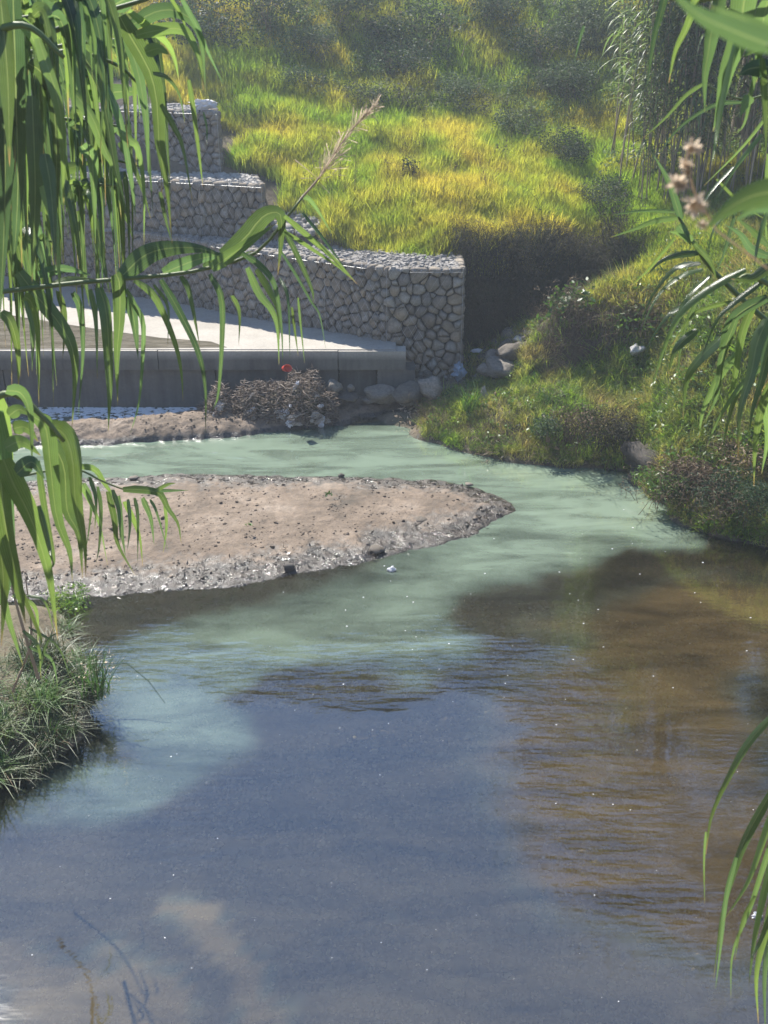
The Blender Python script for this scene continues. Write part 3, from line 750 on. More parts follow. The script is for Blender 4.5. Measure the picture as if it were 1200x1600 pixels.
def flat_twig(seed):
    rs = random.Random(seed); mb = MB(); a = Vector((-.06, 0, .004)); b = Vector((rs.uniform(-.01,.01), rs.uniform(-.02,.02), .006)); c = Vector((.06, rs.uniform(-.02,.02), .004))
    mb.tube([a, b, c], [.004, .004, .002], 4); mb.tube([b, b + Vector((.03, .035, .004))], [.003, .0015], 3)
    return mb.data('twig', M['blackmuck'])
K_mead = variants('meadow', [tuft(i, 18, .27, .12, .008, M['meadow'], .5) for i in range(5)])
K_upper = variants('upper', [tuft(10 + i, 16, .34, .14, .011, M['upper'], .5) for i in range(3)] + [leafy(20 + i, 60, .25, .32, .06, M['upper'], 0) for i in range(2)])
K_bank = variants('bankgrass', [tuft(30 + i, 16, .19, .07, .008, M['bank'], .9) for i in range(5)])
K_weed = variants('weeds', [leafy(40 + i, 40, .10, .12, .045, M['broad'], 4, M['dry']) for i in range(3)])
K_dry = variants('drystalks', [twiggy(50 + i, 9, .34, .22, M['dry'], .003) for i in range(3)])
K_dark = variants('darkstalks', [twiggy(60 + i, 10, .55, .25, M['darkdry'], .004) for i in range(3)] + [tuft(64 + i, 14, .5, .1, .012, M['bush'], .5) for i in range(3)])
K_peb = variants('pebbles', [rock_data(70 + i, 1, .5, .2, M['pebble']) for i in range(5)])
K_cob = variants('cobbles', [rock_data(80 + i, 2, .7, .2, M['boulder']) for i in range(5)])
K_rub = variants('rubble', [rock_data(90 + i, 1, .55, .25, M['rubble']) for i in range(4)])
K_clod = variants('clods', [rock_data(100 + i, 1, .6, .35, M['mud']) for i in range(4)])
K_straw = variants('straw', [leafy(130 + i, 1, .01, .01, .08, M['straw'], 0, None, .28) for i in range(3)])
K_stalk = variants('stalks', [twiggy(140 + i, 3, .62, .2, M['dry'], .004) for i in range(3)] + [twiggy(144, 3, .7, .2, M['darkdry'], .005)])
K_litter = variants('litter', [leafy(110 + i, 1, .01, .01, .07, M['blackmuck'], 0, None, .35) for i in range(2)] + [flat_twig(113 + i) for i in range(3)])

def rnd_pts(n_, x0, x1, y0, y1, seed):
    r_ = np.random.default_rng(seed); return r_.uniform(x0, x1, n_), r_.uniform(y0, y1, n_), r_
def on_walls(x, y):
    t2 = inside(x, y, [(-6.9,17.9),(-3.7,16.75),(-1.68,16.2),(-1.45,17.2),(-3.3,17.95),(-6.6,19.0)])
    t3 = inside(x, y, [(-7.5,18.8),(-4.4,17.8),(-2.42,17.3),(-2.2,18.35),(-4.1,18.9),(-7,19.9)])
    return t2 | t3 | inside(x, y, WALL_POLY) | inside(x, y, DECK_POLY)
def view_ok(x, y, m=.6): return np.abs(x) < y * .40 + m
def zone(x, y): return sstep(-.8, 2.0, y - (19.6 - .52 * x) + 1.5 * fbm(x, y, 2.2, 3, 95))
# meadow
x, y, r_ = rnd_pts(140000, -6, 9.5, 15.3, 23.5, 11); z = H(x, y)
k = view_ok(x, y) & ~on_walls(x, y) & (z > 1.55) & (r_.random(len(x)) < 1.05 - .85 * zone(x, y)); 
k &= ~((x < .3) & (x > -1.9) & (seg_dist(x, y, [(-1.75, 16.6), (-1.0, 16.15)]) < .2))
k &= ~((x > 4.3) & (y < 15.6) & (x > 9))
x, y, z, = x[k], y[k], z[k]; sz = np.clip(.85 + .55 * fbm(x, y, .45, 4, 31), .35, 1.5) * np.random.default_rng(1).uniform(.7, 1.25, len(x))
scatter('meadow_grass', 'yellow green tall grass covering the lower hillside', np.stack([x, y, z - .02], 1), np.stack([sz*1.15, sz*1.15, sz], 1), K_mead, .12)
x, y, r_ = rnd_pts(90000, -16, 16, 16.2, 42, 12); z = H(x, y); k = view_ok(x, y, 4) & ~on_walls(x, y) & (r_.random(len(x)) < zone(x, y)) & (r_.random(len(x)) < np.clip(1.5 - y / 30, .25, 1)); x, y, z = x[k], y[k], z[k]
sz = np.clip(.85 + .8 * fbm(x, y, .9, 3, 33), .35, 2.) * (1 + np.clip((y - 26) / 12, 0, 1))
scatter('upper_slope_growth', 'dull green rough growth covering the steep upper hillside', np.stack([x, y, z - .03], 1), sz, K_upper, .2, seed=2)
x, y, r_ = rnd_pts(260, -3, 6, 15.7, 21, 24); k = ~on_walls(x, y) & (fbm(x, y, 1.5, 2, 44) > 0) & view_ok(x, y); z = H(x, y)
scatter('meadow_stalks', 'thin dark dead stalks standing in the hillside grass', np.stack([x[k], y[k], z[k]], 1), np.stack([r_.uniform(.7, 1.3, k.sum())*.6]*2 + [r_.uniform(.8, 1.6, k.sum())], 1), K_stalk, .1, seed=25)
# right bank growth
x, y, r_ = rnd_pts(70000, 0, 7.5, 8.8, 15.4, 13); z = H(x, y)
face = (z < 1.35) & (y > 13.75) & (x < 4.6) & (x > 2.1)
gully = (x < 2.6) & (y > 14.2) & (x > .9)
k = (z > .03) & ~on_walls(x, y) & view_ok(x, y) & ((x > 1.5) | (y < 14.0) | (x > 1.15)) & ~(face & (r_.random(len(x)) < .86)) & ~(gully & (r_.random(len(x)) < .75)) & ~((y > 15.1) & (z < 1.6))
k &= r_.random(len(x)) < .55 + .5 * fbm(x, y, .5, 2, 40)
xb, yb, zb = x[k], y[k], z[k]; sz = np.clip(.95 + .5 * fbm(xb, yb, .8, 3, 35), .4, 1.8) * np.random.default_rng(3).uniform(.6, 1.3, len(xb)) * np.where(zb > 1.4, 1.35, 1.15)
scatter('bank_grass', 'short mixed green and brown grass on the right bank', np.stack([xb, yb, zb - .01], 1), sz, K_bank, .3, seed=3)
k2 = k & (r_.random(len(x)) < .045 + .10 * (x > 3.2)); scatter('bank_weeds', 'small leafy weeds growing through the grass of the right bank', np.stack([x[k2], y[k2], z[k2]], 1), r_.uniform(.5, 1.5, k2.sum()), K_weed, .3, seed=4)
k3 = (k | face & (z > .03) & view_ok(x, y)) & (r_.random(len(x)) < .012 + .10 * face + .05 * (z < .18)); scatter('bank_dry_weeds', 'dry brown weeds and roots on the right bank and mound face', np.stack([x[k3], y[k3], z[k3]], 1), r_.uniform(.4, 1.1, k3.sum()), K_dry, .7, seed=5)
km = (z > 1.15) & (x > 2.2) & (y > 13.7) & view_ok(x, y) & ~face; km &= r_.random(len(x)) < .35
scatter('mound_grass', 'tall yellow grass on the crest of the right mound', np.stack([x[km], y[km], z[km] - .01], 1), r_.uniform(.45, 1.0, km.sum()), K_mead, .3, seed=21)
ks = (z > .0) & view_ok(x, y) & (x < 6) & (r_.random(len(x)) < .05 + .25 * (z < .14)) & (x > .1)
scatter('bank_straw', 'pale dead leaves and straw lying on the right bank', np.stack([x[ks], y[ks], z[ks] + .03], 1), r_.uniform(.4, 1.3, ks.sum()), K_straw, 1.3, seed=22)
# dark hanging growth over the cut below the terrace
x, y, r_ = rnd_pts(5200, .95, 4.6, 15.15, 15.75, 14); z = H(x, y); k = (z > .5) & (z < 1.85)
scatter('cut_bank_stalks', 'dark dead stalks and roots on the shaded earth cut under the meadow', np.stack([x[k], y[k], z[k] - .03], 1), r_.uniform(.5, 1.05, k.sum()), K_dark, .35, seed=6)
# pebbles on the river bed and cobbles by the wall foot
x, y, r_ = rnd_pts(40000, -3.4, 4.6, 3.6, 9.5, 15); z = H(x, y); k = (z < -.05) & (r_.random(len(x)) < np.clip(1.2 - (y - 4) / 7, .2, 1)) & (fbm(x, y, 1.2, 2, 50) > -.35)
scatter('bed_pebbles', 'small pebbles lying on the river bed', np.stack([x[k], y[k], z[k]], 1), .007 + r_.gamma(1.6, .009, k.sum()), K_peb, .3, seed=7)
x, y, r_ = rnd_pts(600, .35, 3.0, 13.75, 15.3, 16); z = H(x, y); k = (z > 0) & ~on_walls(x, y) & (seg_dist(x, y, [(.4,14.0),(1.3,14.3),(1.9,14.8),(2.6,15.2)]) < .42)
scatter('gully_cobbles', 'grey cobbles strewn in the gully beside the wall end', np.stack([x[k], y[k], z[k]], 1), .02 + r_.gamma(2, .018, k.sum()), K_cob, .4, seed=8)
x, y, r_ = rnd_pts(5200, -2.0, .8, 15.0, 17.0, 17); k = ~on_walls(x, y) & (seg_dist(x, y, [(-1.75, 16.6), (-1.0, 16.15)]) < .42); z = H(x, y)
scatter('slope_rubble', 'crushed pale rubble behind the lowest wall', np.stack([x[k], y[k], z[k]], 1), .015 + r_.gamma(2, .012, k.sum()), K_rub, .4, seed=9)
# clods and litter on the bars
for nm, poly, h, sl_, n_, sd, lab in (('island_clods', ISL, .095, .60, 5200, 18, 'crumbs and clods of mud on the mid stream bar'), ('spit_clods', SPT, .17, .16, 3200, 19, 'crumbs and clods of mud on the narrow spit')):
    xs = [p[0] for p in poly]; ys = [p[1] for p in poly]; x, y, r_ = rnd_pts(n_, max(min(xs), -5), max(xs), min(ys), max(ys), sd); s_ = sdf(x, y, poly)
    k = (s_ > .06) & (fbm(x, y, .4, 2, 60) > -.2); z = bar_height(x, y, poly, h, sl_)
    scatter(nm, lab, np.stack([x[k], y[k], z[k]], 1), .003 + r_.gamma(1.4, .0042, k.sum()), K_clod, .4, seed=sd)
x, y, r_ = rnd_pts(5200, -5, 1.6, 9, 11.9, 20); s_ = sdf(x, y, ISL); k = (s_ > -.02) & (s_ < .45) & (y < 10.6 - .0 * x) & (fbm(x, y, .3, 3, 70) > .05 - .25 * (x < -1.0) * (x > -2.6)); z = bar_height(x, y, ISL, .095, .60)
scatter('wet_litter', 'black rotten leaves and twigs stuck in the wet edge of the bar', np.stack([x[k], y[k], np.maximum(z[k], 0) + .006], 1), r_.uniform(.25, .85, k.sum()), K_litter, .35, seed=10)

exec_parts = True
# ------------------------------------------------------------------ shrubs and weeds that can be told apart
def plant(name, label, cat, loc, parts, group=None, rz=0, s=1.0):
    e = empty(name, loc, rz); e.scale = (s, s, s); tag(e, label, cat, group)
    for nm, me in parts: link(bpy.data.objects.new(nm, me), e)
    return e
def ground_at(px, py, zg):       # walk the sight line down to the land
    u, dy, dz = _ray(px, py)
    ts = np.linspace(8, 45, 900); zz = H(u * ts, dy * ts); hz = CAM_Z + dz * ts; i = int(np.argmax(hz < zz)); t = ts[i]
    return Vector((u * t, dy * t, float(zz[i])))
def bush_parts(seed, r, h, n_, m='bush', size=.05, tw='dry'):
    return [('foliage', leafy(seed, n_, r, h, size, M[m], 0)), ('branches', twiggy(seed + 1, 14, h * .95, r * 1.2, M[tw], .006))]
bd = [bush_parts(200 + 10*i, .75, .55, 2600, 'bush', .05) for i in range(3)]
hb = [(330,55,1.5),(420,20,1.4),(500,70,1.0),(620,100,1.1),(660,60,1.5),(760,20,1.3),(850,70,1.2),(700,140,.9),(880,130,1.1),(820,190,.8),(900,230,.9),(580,150,.8),(930,300,.8),(270,20,1.3),(540,10,1.4),(930,40,1.5),(470,120,.7)]
for i, (a, b, s) in enumerate(hb):
    p = ground_at(a, b + 25, 3); o = plant('hill_shrub', 'dull grey green shrub on the shaded hillside', 'shrub', p, bd[i % 3], 'shrubs scattered over the hillside', i * 1.3, s)
    o['label'] = 'dull grey green shrub on the hillside'
p = ground_at(640, 292, 3); plant('dark_sapling', 'small bluish dark sapling standing alone in the yellow grass', 'sapling', p, bush_parts(260, .22, .40, 260, 'bush', .05, 'darkdry'))
p = P(905, 690, .30); plant('brown_weed_bush', 'brown withered weed bush at the water edge left of the jagged rock', 'bush', p, [('stalks', twiggy(270, 70, .55, .75, M['dry'], .004)), ('foliage', leafy(271, 450, .42, .42, .035, M['dry'], 0)), ('green_leaves', leafy(272, 500, .40, .30, .04, M['bush'], 0))], s=1.0)
p = P(965, 700, .26); plant('brown_weed_bush', 'darker dense weed bush touching the jagged rock', 'bush', p, [('stalks', twiggy(275, 60, .48, .6, M['darkdry'], .004)), ('foliage', leafy(276, 900, .34, .38, .035, M['darkdry'], 0))])
p = P(855, 690, .25); plant('green_weed_clump', 'dark green leafy clump overhanging the water left of the brown bush', 'plant', p, [('foliage', leafy(280, 900, .30, .26, .04, M['bush'], 6, M['dry']))])
p = P(735, 640, .32); plant('broad_grass_clump', 'bright clump of broad arching grass blades on the low bank', 'grass clump', p, [('blades', tuft(281, 70, .42, .14, .018, M['broad'], .8, 4))])
p = P(690, 625, .2); plant('broad_grass_clump', 'yellow green grass clump nearest the boulders', 'grass clump', p, [('blades', tuft(282, 90, .28, .2, .010, M['bank'], .8, 4))])
p = P(855, 635, .45); plant('broad_grass_clump', 'fresh green grass clump in the middle of the low bank', 'grass clump', p, [('blades', tuft(283, 80, .26, .16, .012, M['broad'], .7, 4))])
p = Q(890, 470, 14.2); p.z = float(H(p.x, p.y)); plant('leafy_creeper', 'leafy green creeper climbing over the shaded mound', 'plant', p, [('foliage', leafy(284, 330, .48, .42, .10, M['broad'], 10, M['dry'])),('dead_stems', twiggy(285, 30, .5, .7, M['dry'], .006))])
p = Q(1000, 500, 13.9); p.z = float(H(p.x, p.y)); plant('leafy_creeper', 'tangle of dry stems and leaves above the white stone on the mound', 'plant', p, [('foliage', leafy(286, 260, .55, .35, .09, M['broad'], 10, M['dry'])),('dead_stems', twiggy(287, 40, .5, .8, M['dry'], .006))])
rock(995, 546, 22, 17, 'white stone lying among dry roots on the mound face', m='whitestone', Y=13.6, seed=41, rough=.5, rz=.6)
ov = [(1040,770,'leafy weed hanging over the water right of the jagged rock',.32,.30,'broad'),(1085,765,'tangled brown and green weed drooping to the waterline',.42,.32,'dry'),(1140,790,'thick dark weed overhanging the shaded water at the right edge',.5,.36,'bush'),(1180,740,'pale leaved weed bush behind the overhanging weeds',.45,.4,'dry'),(1110,720,'green weed bush above the hanging roots',.4,.34,'broad')]
for i, (a, b, lab, r, h, m_) in enumerate(ov):
    p = P(a - 6, b + 10, .16 + .04*i); plant('overhanging_weed', lab, 'plant', p, [('foliage', leafy(300 + i*3, 1500, r*1.15, h*1.1, .07, M[m_], 12, M['dry'], .22, .5)), ('dry_stems', twiggy(301 + i*3, 50, .35, .7, M['dry'], .004)), ('dark_leaves', leafy(302 + i*3, 500, r, h*.8, .05, M['darkdry'], 0, None, .3))])
# hanging roots by the waterline
for i, (a, b, L_) in enumerate(((1043,775,.17),(1062,785,.10),(1018,757,.08))):
    mb = MB(); rs = random.Random(i); p = P(a, b, .14)
    for _ in range(6):
        q = Vector((rs.gauss(0,.02), rs.gauss(0,.02), 0)); mb.tube([q, q + Vector((rs.gauss(0,.03), 0, -L_*.5)), q + Vector((rs.gauss(0,.05), 0, -L_*rs.uniform(.6,1.1)))], [.005,.004,.002], 4)
    tag(mb.build('hanging_root', M['darkdry'], None, loc=p), ['longest dead root dangling from the bank over green water','short bushy root dangling right of the longest one','thin root hanging beside the jagged rock'][i], 'root')

# ------------------------------------------------------------------ stand of giant reeds on the right slope
def reed_meshes(seed, h, n_leaf, m_leaf, low=.35, L_=.55, w_=.035):
    rs = random.Random(seed); st = MB(); pts_ = []; lean = Vector((rs.gauss(0,.07), rs.gauss(0,.07), 0))
    for i in range(9): t = i/8; pts_.append(lean * (t**2) * h + Vector((0, 0, h*t)))
    st.tube(pts_, [.013*(1 - .7*i/8) for i in range(9)], 6)
    lf = MB()
    for i in range(n_leaf):
        t = low + (1 - low) * i / n_leaf; b = lean * t*t*h + Vector((0, 0, h*t)); a = i * math.pi + rs.gauss(0, .7); d = Vector((math.cos(a), math.sin(a), rs.uniform(.5, 1.3))).normalized(); L1 = L_ * rs.uniform(.6, 1.15)
        V, Fc = ribbon(b, d, L1, w_ * rs.uniform(.7, 1.1), 6, rs.uniform(1.2, 2.4), rs); lf.add(V, Fc)
    return st.data('stem', M['dry_stem']), lf.data('leaves', m_leaf)
def ribbon(b, d, L_, w_, n_, droop, rs, twist=0.0, fold=.18):
    V = []; Fc = []; p = Vector(b); d = Vector(d).normalized(); s = d.cross(Vector((0, 0, 1)))
    if s.length < .1: s = Vector((rs.uniform(-1,1), rs.uniform(-1,1), 0))
    s.normalize(); dn = Vector((0, 0, -1))
    for i in range(n_ + 1):
        t = i / n_; wv = w_ * min(1, (t * 5 + .35)) * (1 - t ** 2.2) ** .9 if i < n_ else .0006
        nrm = s.cross(d).normalized(); ss = (s * math.cos(twist * t) + nrm * math.sin(twist * t))
        nn = ss.cross(d).normalized()
        V += [p - ss * wv/2 + nn * wv * fold, p.copy(), p + ss * wv/2 + nn * wv * fold]
        k_ = droop * L_ / n_ * 2.0; d = (d + dn * k_ * (1.0 if d.z > -.92 else .1)).normalized(); p = p + d * L_ / n_
    for i in range(n_):
        b_ = 3*i; Fc += [(b_, b_+1, b_+4, b_+3), (b_+1, b_+2, b_+5, b_+4)]
    return V, Fc
kinds = [reed_meshes(400 + i, 3.6 + .35*i, 46, M['reed_leaf_far'], .34, .62, .045) for i in range(5)]
rs = random.Random(5)
for i in range(150):
    if i < 118: x_, y_ = rs.uniform(3.5, 6.4), rs.uniform(16.2, 18.2)
    else: x_, y_ = rs.uniform(5.0, 7.0), rs.uniform(15.2, 16.4)
    if x_ < 4.3 and y_ < 16.6: x_ += .5
    st, lf = kinds[i % 5]; e = plant('giant_reed', 'tall cane with dry brown stem in the dense reed stand on the right slope', 'reed', (x_, y_, float(H(x_, y_))), [('stem', st), ('leaves', lf)], 'giant reeds in the stand on the right slope', rs.random()*6.28, rs.uniform(.75, 1.15) if i % 5 else .6)
    e.rotation_euler = (rs.gauss(0, .07), rs.gauss(0, .07), rs.random()*6.28)
p = ground_at(966, 392, 3); plant('bare_shrub', 'thin bare dark shrub standing at the edge of the cut beside the reed stand', 'shrub', p, [('branches', twiggy(290, 26, .85, .5, M['darkdry'], .006)), ('foliage', leafy(291, 260, .28, .5, .03, M['bush'], 0))])
# tree standing in the reeds, its crown above the frame; the river mirrors it
def tree(loc, h, seed, label, rad=2.4):
    rs = random.Random(seed); e = empty('riverside_tree', loc); tag(e, label, 'tree')
    tr = MB(); tr.tube([(0,0,-.3),(.1,0,h*.25),(.0,.1,h*.5),(.1,0,h*.8)], [.2,.16,.12,.04], 8); lf = MB()
    for i in range(16):
        a = i*2.4; z0 = h*rs.uniform(.35, .75); e1 = Vector((math.cos(a)*rad*rs.uniform(.5,1), math.sin(a)*rad*rs.uniform(.5,1), z0 + h*rs.uniform(.05,.25)))
        tr.tube([(0,0,z0), (e1*.5 + Vector((0,0,z0*.5))), e1], [.06,.04,.012], 5)
        for _ in range(520):
            c = e1 + Vector((rs.gauss(0,1), rs.gauss(0,1), rs.gauss(0,.8))) * .55; u = Vector((rs.gauss(0,1), rs.gauss(0,1), rs.gauss(0,1) - .4)).normalized() * .13; v = u.cross(Vector((rs.gauss(0,1), rs.gauss(0,1), 1))).normalized() * .035
            lf.add([c, c+u*.5+v, c+u, c+u*.5-v], [(0,1,2),(0,2,3)])
    tr.build('trunk', M['bark'], e); lf.build('crown', M['bush'], e)
tree((5.7, 18.3, float(H(5.7, 18.3))), 9.8, 3, 'tall leafy tree rising above the reed stand on the right slope')
tree((8.2, 15.0, float(H(8.2, 15.0))), 9.0, 4, 'leafy tree beyond the right edge, mirrored in the brown water')
# ------------------------------------------------------------------ debris caught below the weir
heap = empty('debris_heap', (-1.55, 13.75, 0)); tag(heap, 'heap of washed up twigs, roots and rags against the weir', 'debris heap')
rs = random.Random(77); core = MB(); tw = [MB(), MB()]
def heap_h(x):   # outline of the heap above the water, metres, x along the weir from its centre
    return max(0, .36*math.exp(-((x+.48)/.42)**4)*(1+.2*math.sin(x*17)) , .56*math.exp(-((x-.50)/.42)**2)*(1+.12*math.sin(x*23)), .42*math.exp(-((x-.0)/.5)**4))
nx_ = 26
V = []; Fc = []
for i in range(nx_):
    x = -.92 + 1.84*i/(nx_-1); h = heap_h(x)*.82
    for j in range(9):
        a = math.pi*j/8; V.append((x, -.34*math.cos(a)*(h+.1)/.5*.9, -.05 + (h+.05)*math.sin(a) + rs.uniform(-.02,.02)))
for i in range(nx_-1):
    for j in range(8): Fc.append((i*9+j, i*9+j+1, (i+1)*9+j+1, (i+1)*9+j))
core.add(V, Fc); core.build('packed_roots', M['darkdry'], heap)
for k in range(2600):
    x = rs.uniform(-.95, .95); h = heap_h(x) + .02
    if rs.random() > h/.5 + .25: continue
    a = rs.uniform(.15, 2.4); r_ = rs.uniform(.8, 1.08); c = Vector((x, -.36*math.cos(a)*(h+.1)/.5*r_, (h+.04)*math.sin(a)*r_))
    d = Vector((rs.gauss(0,1), rs.gauss(0,.5), rs.gauss(0,.55))).normalized(); L_ = rs.uniform(.05,.17); b = d.cross(Vector((rs.gauss(0,1),rs.gauss(0,1),rs.gauss(0,1)))).normalized()*L_*.3
    rd = rs.uniform(.003,.008); tw[k % 2].tube([c-d*L_/2, c+b*.6, c+d*L_/2+b*.2], [rd, rd*.9, rd*.4], 4)
for k in (0, 1): o = tw[k].build('twigs', M['twig' if k else 'twig2'], heap); o['kind'] = 'stuff'
def crumple(seed, sx, sy, sz, m, name='rag', parent=None, loc=(0,0,0)):
    import bmesh
    r2 = random.Random(seed); bm = bmesh.new(); bmesh.ops.create_icosphere(bm, subdivisions=3, radius=1.0); o_ = Vector((seed*3.1, 5, 1))
    for v in bm.verts:
        d = v.co.normalized(); q = abs(mnoise.noise(d*2.2+o_)) * .9 + abs(mnoise.noise(d*5+o_))*.5; v.co = Vector((d.x*sx, d.y*sy, d.z*sz))*(.55+q)
    me = bpy.data.meshes.new(name); bm.to_mesh(me); bm.free(); me.materials.append(M[m]); o = bpy.data.objects.new(name, me); link(o, parent); o.location = loc; return o
for i in range(34):
    x = rs.uniform(-.85, .8); z = rs.uniform(.02, heap_h(x)); k_ = rs.uniform(.025, .075)
    crumple(i+1, k_*rs.uniform(.6,1.6), .03, k_*rs.uniform(.4,1.1), 'plastic' if i % 4 == 0 else 'rag', 'rag', heap, (x, -.32*(heap_h(x)+.1)/.5*math.sqrt(max(0, 1-(z/(heap_h(x)+.05))**2)) - .02, z)).rotation_euler = (rs.uniform(-1,1), rs.uniform(-1,1), 0)
p = Q(445, 576, 13.52)
mb = MB(); prof = [(0,.0),(.045,.0),(.05,.02),(.058,.09),(.062,.10),(.056,.10),(.05,.03),(0,.02)]; nseg = 16
V = [(r_*math.cos(6.283*j/nseg), r_*math.sin(6.283*j/nseg)*.8, z) for r_, z in prof for j in range(nseg)]
mb.add(V, [(i*nseg+j, i*nseg+(j+1)%nseg, (i+1)*nseg+(j+1)%nseg, (i+1)*nseg+j) for i in range(len(prof)-1) for j in range(nseg)])
o = mb.build('plastic_cup', M['red'], None, loc=p); o.rotation_euler = (1.2, .3, .4); tag(o, 'small red plastic cup caught on top of the debris heap', 'cup')
o = crumple(31, .22, .12, .09, 'plastic', 'plastic_bag', None, Q(318, 163, 17.55)); tag(o, 'crumpled white plastic bag lying on the topmost gabion wall', 'bag')
o = crumple(32, .10, .08, .13, 'bluep', 'plastic_bottle', None, Q(717, 581, 14.1)); tag(o, 'crushed blue and white plastic bag between dark boulders and grass', 'bag')
o = crumple(33, .045, .03, .14, 'rag', 'plastic_scrap', None, P(757, 618, .45)); o.rotation_euler = (0, -.25, 0); tag(o, 'thin white plastic strip standing in the grass of the low bank', 'scrap')
for i, (a, b, z, w_, lab) in enumerate([(443,632,.0,.09,'white foam scrap floating at the right foot of the debris heap'),(745,548,.62,.08,'white litter scrap beside the gully grass'),(735,513,.75,.10,'pale plastic strip lying beside the wall end'),(612,890,.012,.05,'white bubble patch floating just off the mud bar'),(1183,1432,.005,.035,'small white foam patch floating behind the lower right reed leaves')]):
    o = crumple(40+i, w_, w_*.6, .03, 'plastic', 'litter_scrap', None, P(a, b, z)); tag(o, lab, 'litter')
mb = MB(); r3 = random.Random(19)  # white flecks on shaded water, put in for sun glitter below the weir
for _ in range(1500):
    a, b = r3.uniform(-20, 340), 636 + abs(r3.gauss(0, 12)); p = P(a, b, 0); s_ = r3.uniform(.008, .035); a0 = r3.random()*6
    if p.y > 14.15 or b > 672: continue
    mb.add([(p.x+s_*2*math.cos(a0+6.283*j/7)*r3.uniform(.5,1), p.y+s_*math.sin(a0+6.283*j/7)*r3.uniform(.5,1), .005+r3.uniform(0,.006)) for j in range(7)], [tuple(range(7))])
o = mb.build('foam', M['foam'], None, False); tag(o, 'white flecks imitating sun glitter on the churned water below the weir', kind='stuff')
# floating specks
mb = MB(); r3 = random.Random(9)
for _ in range(150):
    x, y = r3.uniform(-2.4, 3.4), r3.uniform(4.4, 11); s_ = r3.uniform(.003, .008) * (y / 7); a = r3.random()*6
    if sdf(np.array([x]), np.array([y]), ISL)[0] > -.05: continue
    mb.add([(x+s_*math.cos(a+6.283*j/5), y+s_*math.sin(a+6.283*j/5)*r3.uniform(.5,1), .004+r3.uniform(0,.003)) for j in range(5)], [tuple(range(5))])
o = mb.build('floating_specks', M['plastic'], None, False); tag(o, 'tiny pale specks of foam and seed floating on the water', kind='stuff')
# stones and clods on the bar big enough to name
for i, (a, b, w_, h_, lab, m_) in enumerate([(588,858,30,9,'dark wet clod at the lower right edge of the mud bar','darkrock'),(451,886,18,13,'brown chip of bark standing in the wet mud edge','darkrock'),(209,747,16,7,'small stone on the far left rim of the mud bar','boulder'),(533,743,9,7,'small dark stone on the far rim of the mud bar','darkrock'),(655,812,26,7,'low dark twig clump on the right half of the mud bar','darkrock'),(733,757,14,5,'pebble on the right tip rim of the mud bar','boulder')]):
    rock(a, b, w_, h_, lab, 'stone' if m_ == 'boulder' else 'clod', 'bar_stone', m_, .045, 120+i, rough=.35, sub=2)
for i, (a, b) in enumerate(((388,822),(515,774))):
    p = P(a, b, .17); plant('green_sprout', ['small green leaf sprout in the middle of the mud bar','tiny green sprout near the far rim of the mud bar'][i], 'plant', p, [('leaves', leafy(500+i, 14, .05, .03, .05, M['broad'], 0))])
p = P(105, 948, .02); plant('water_plant', 'pale leafy water plant floating at the left end of the mud bar', 'plant', p, [('leaves', leafy(510, 420, .26, .07, .035, M['broad'], 0)), ('runners', leafy(511, 300, .30, .06, .035, M['bank'], 0))])
p = P(120, 925, .1); plant('water_plant', 'small green weed creeping on the wet mud above the water plant', 'plant', p, [('leaves', leafy(512, 120, .2, .05, .04, M['broad'], 0))])

# ------------------------------------------------------------------ left bank tussock
tp = [(-2.72,6.95,.30,.42),(-2.55,6.75,.18,.36),(-2.95,6.65,.28,.4),(-2.50,7.15,.2,.36),(-3.15,7.2,.30,.42),(-2.8,7.45,.36,.4),(-3.3,6.6,.36,.45),(-2.62,7.6,.15,.3),(-2.95,6.3,.12,.42),(-3.2,6.9,.34,.42),(-2.68,6.5,.1,.3),(-3.1,7.8,.16,.30),(-3.45,7.5,.28,.34),(-3.0,8.3,.08,.26)]
tl = ['tussock of drooping grass at the middle of the left bank','grass tussock leaning over the water at the tip of the left bank','tussock touching the dark water at the lower edge of the left bank','tussock with upright green blades on the right side of the left bank','big tussock with dry blades behind the others on the left bank','tussock behind the tip of the left bank below the reed stems','dark tussock at the left edge of the picture','low tussock at the far corner of the left bank','tussock drooping into the darkest water at the lower left','tussock in the middle of the left bank behind the front row','low tussock between the lower edge and the tip of the left bank','small tussock behind the others below the broad reed blades','tussock at the back left under the reed stems','smallest tussock nearest the water plant and the mud bar']
for i, (x_, y_, z_, h_) in enumerate(tp):
    plant('grass_tussock', tl[i], 'grass tussock', (x_, y_, z_ - .08), [('blades', tuft(600+i, 460, h_*.85, .20, .010, M['tuss'], 1.15, 5, .75)), ('dry_blades', tuft(620+i, 60, h_*.7, .2, .012, M['dry'], 1.2, 4, .8))], 'grass tussocks on the left bank', i*1.1)
p = P(150, 1085, .2); plant('sedge', 'upright sedge with thin stiff blades at the right side of the tussocks', 'sedge', p, [('blades', tuft(640, 60, .5, .12, .011, M['reed_leaf'], .6, 5, .3)), ('seed_heads', leafy(641, 60, .3, .42, .03, M['plume'], 8, M['reed_stem']))])
mb = MB(); mb.tube([P(90,1045,.3), P(150,1036,.36), P(198,1036,.36), P(232,1064,.26), P(258,1099,.12)], [.004,.004,.0035,.003,.002], 5); tag(mb.build('grass_stalk', M['reed_leaf'], None), 'single long bent stalk reaching from the tussocks over the water', 'stalk')

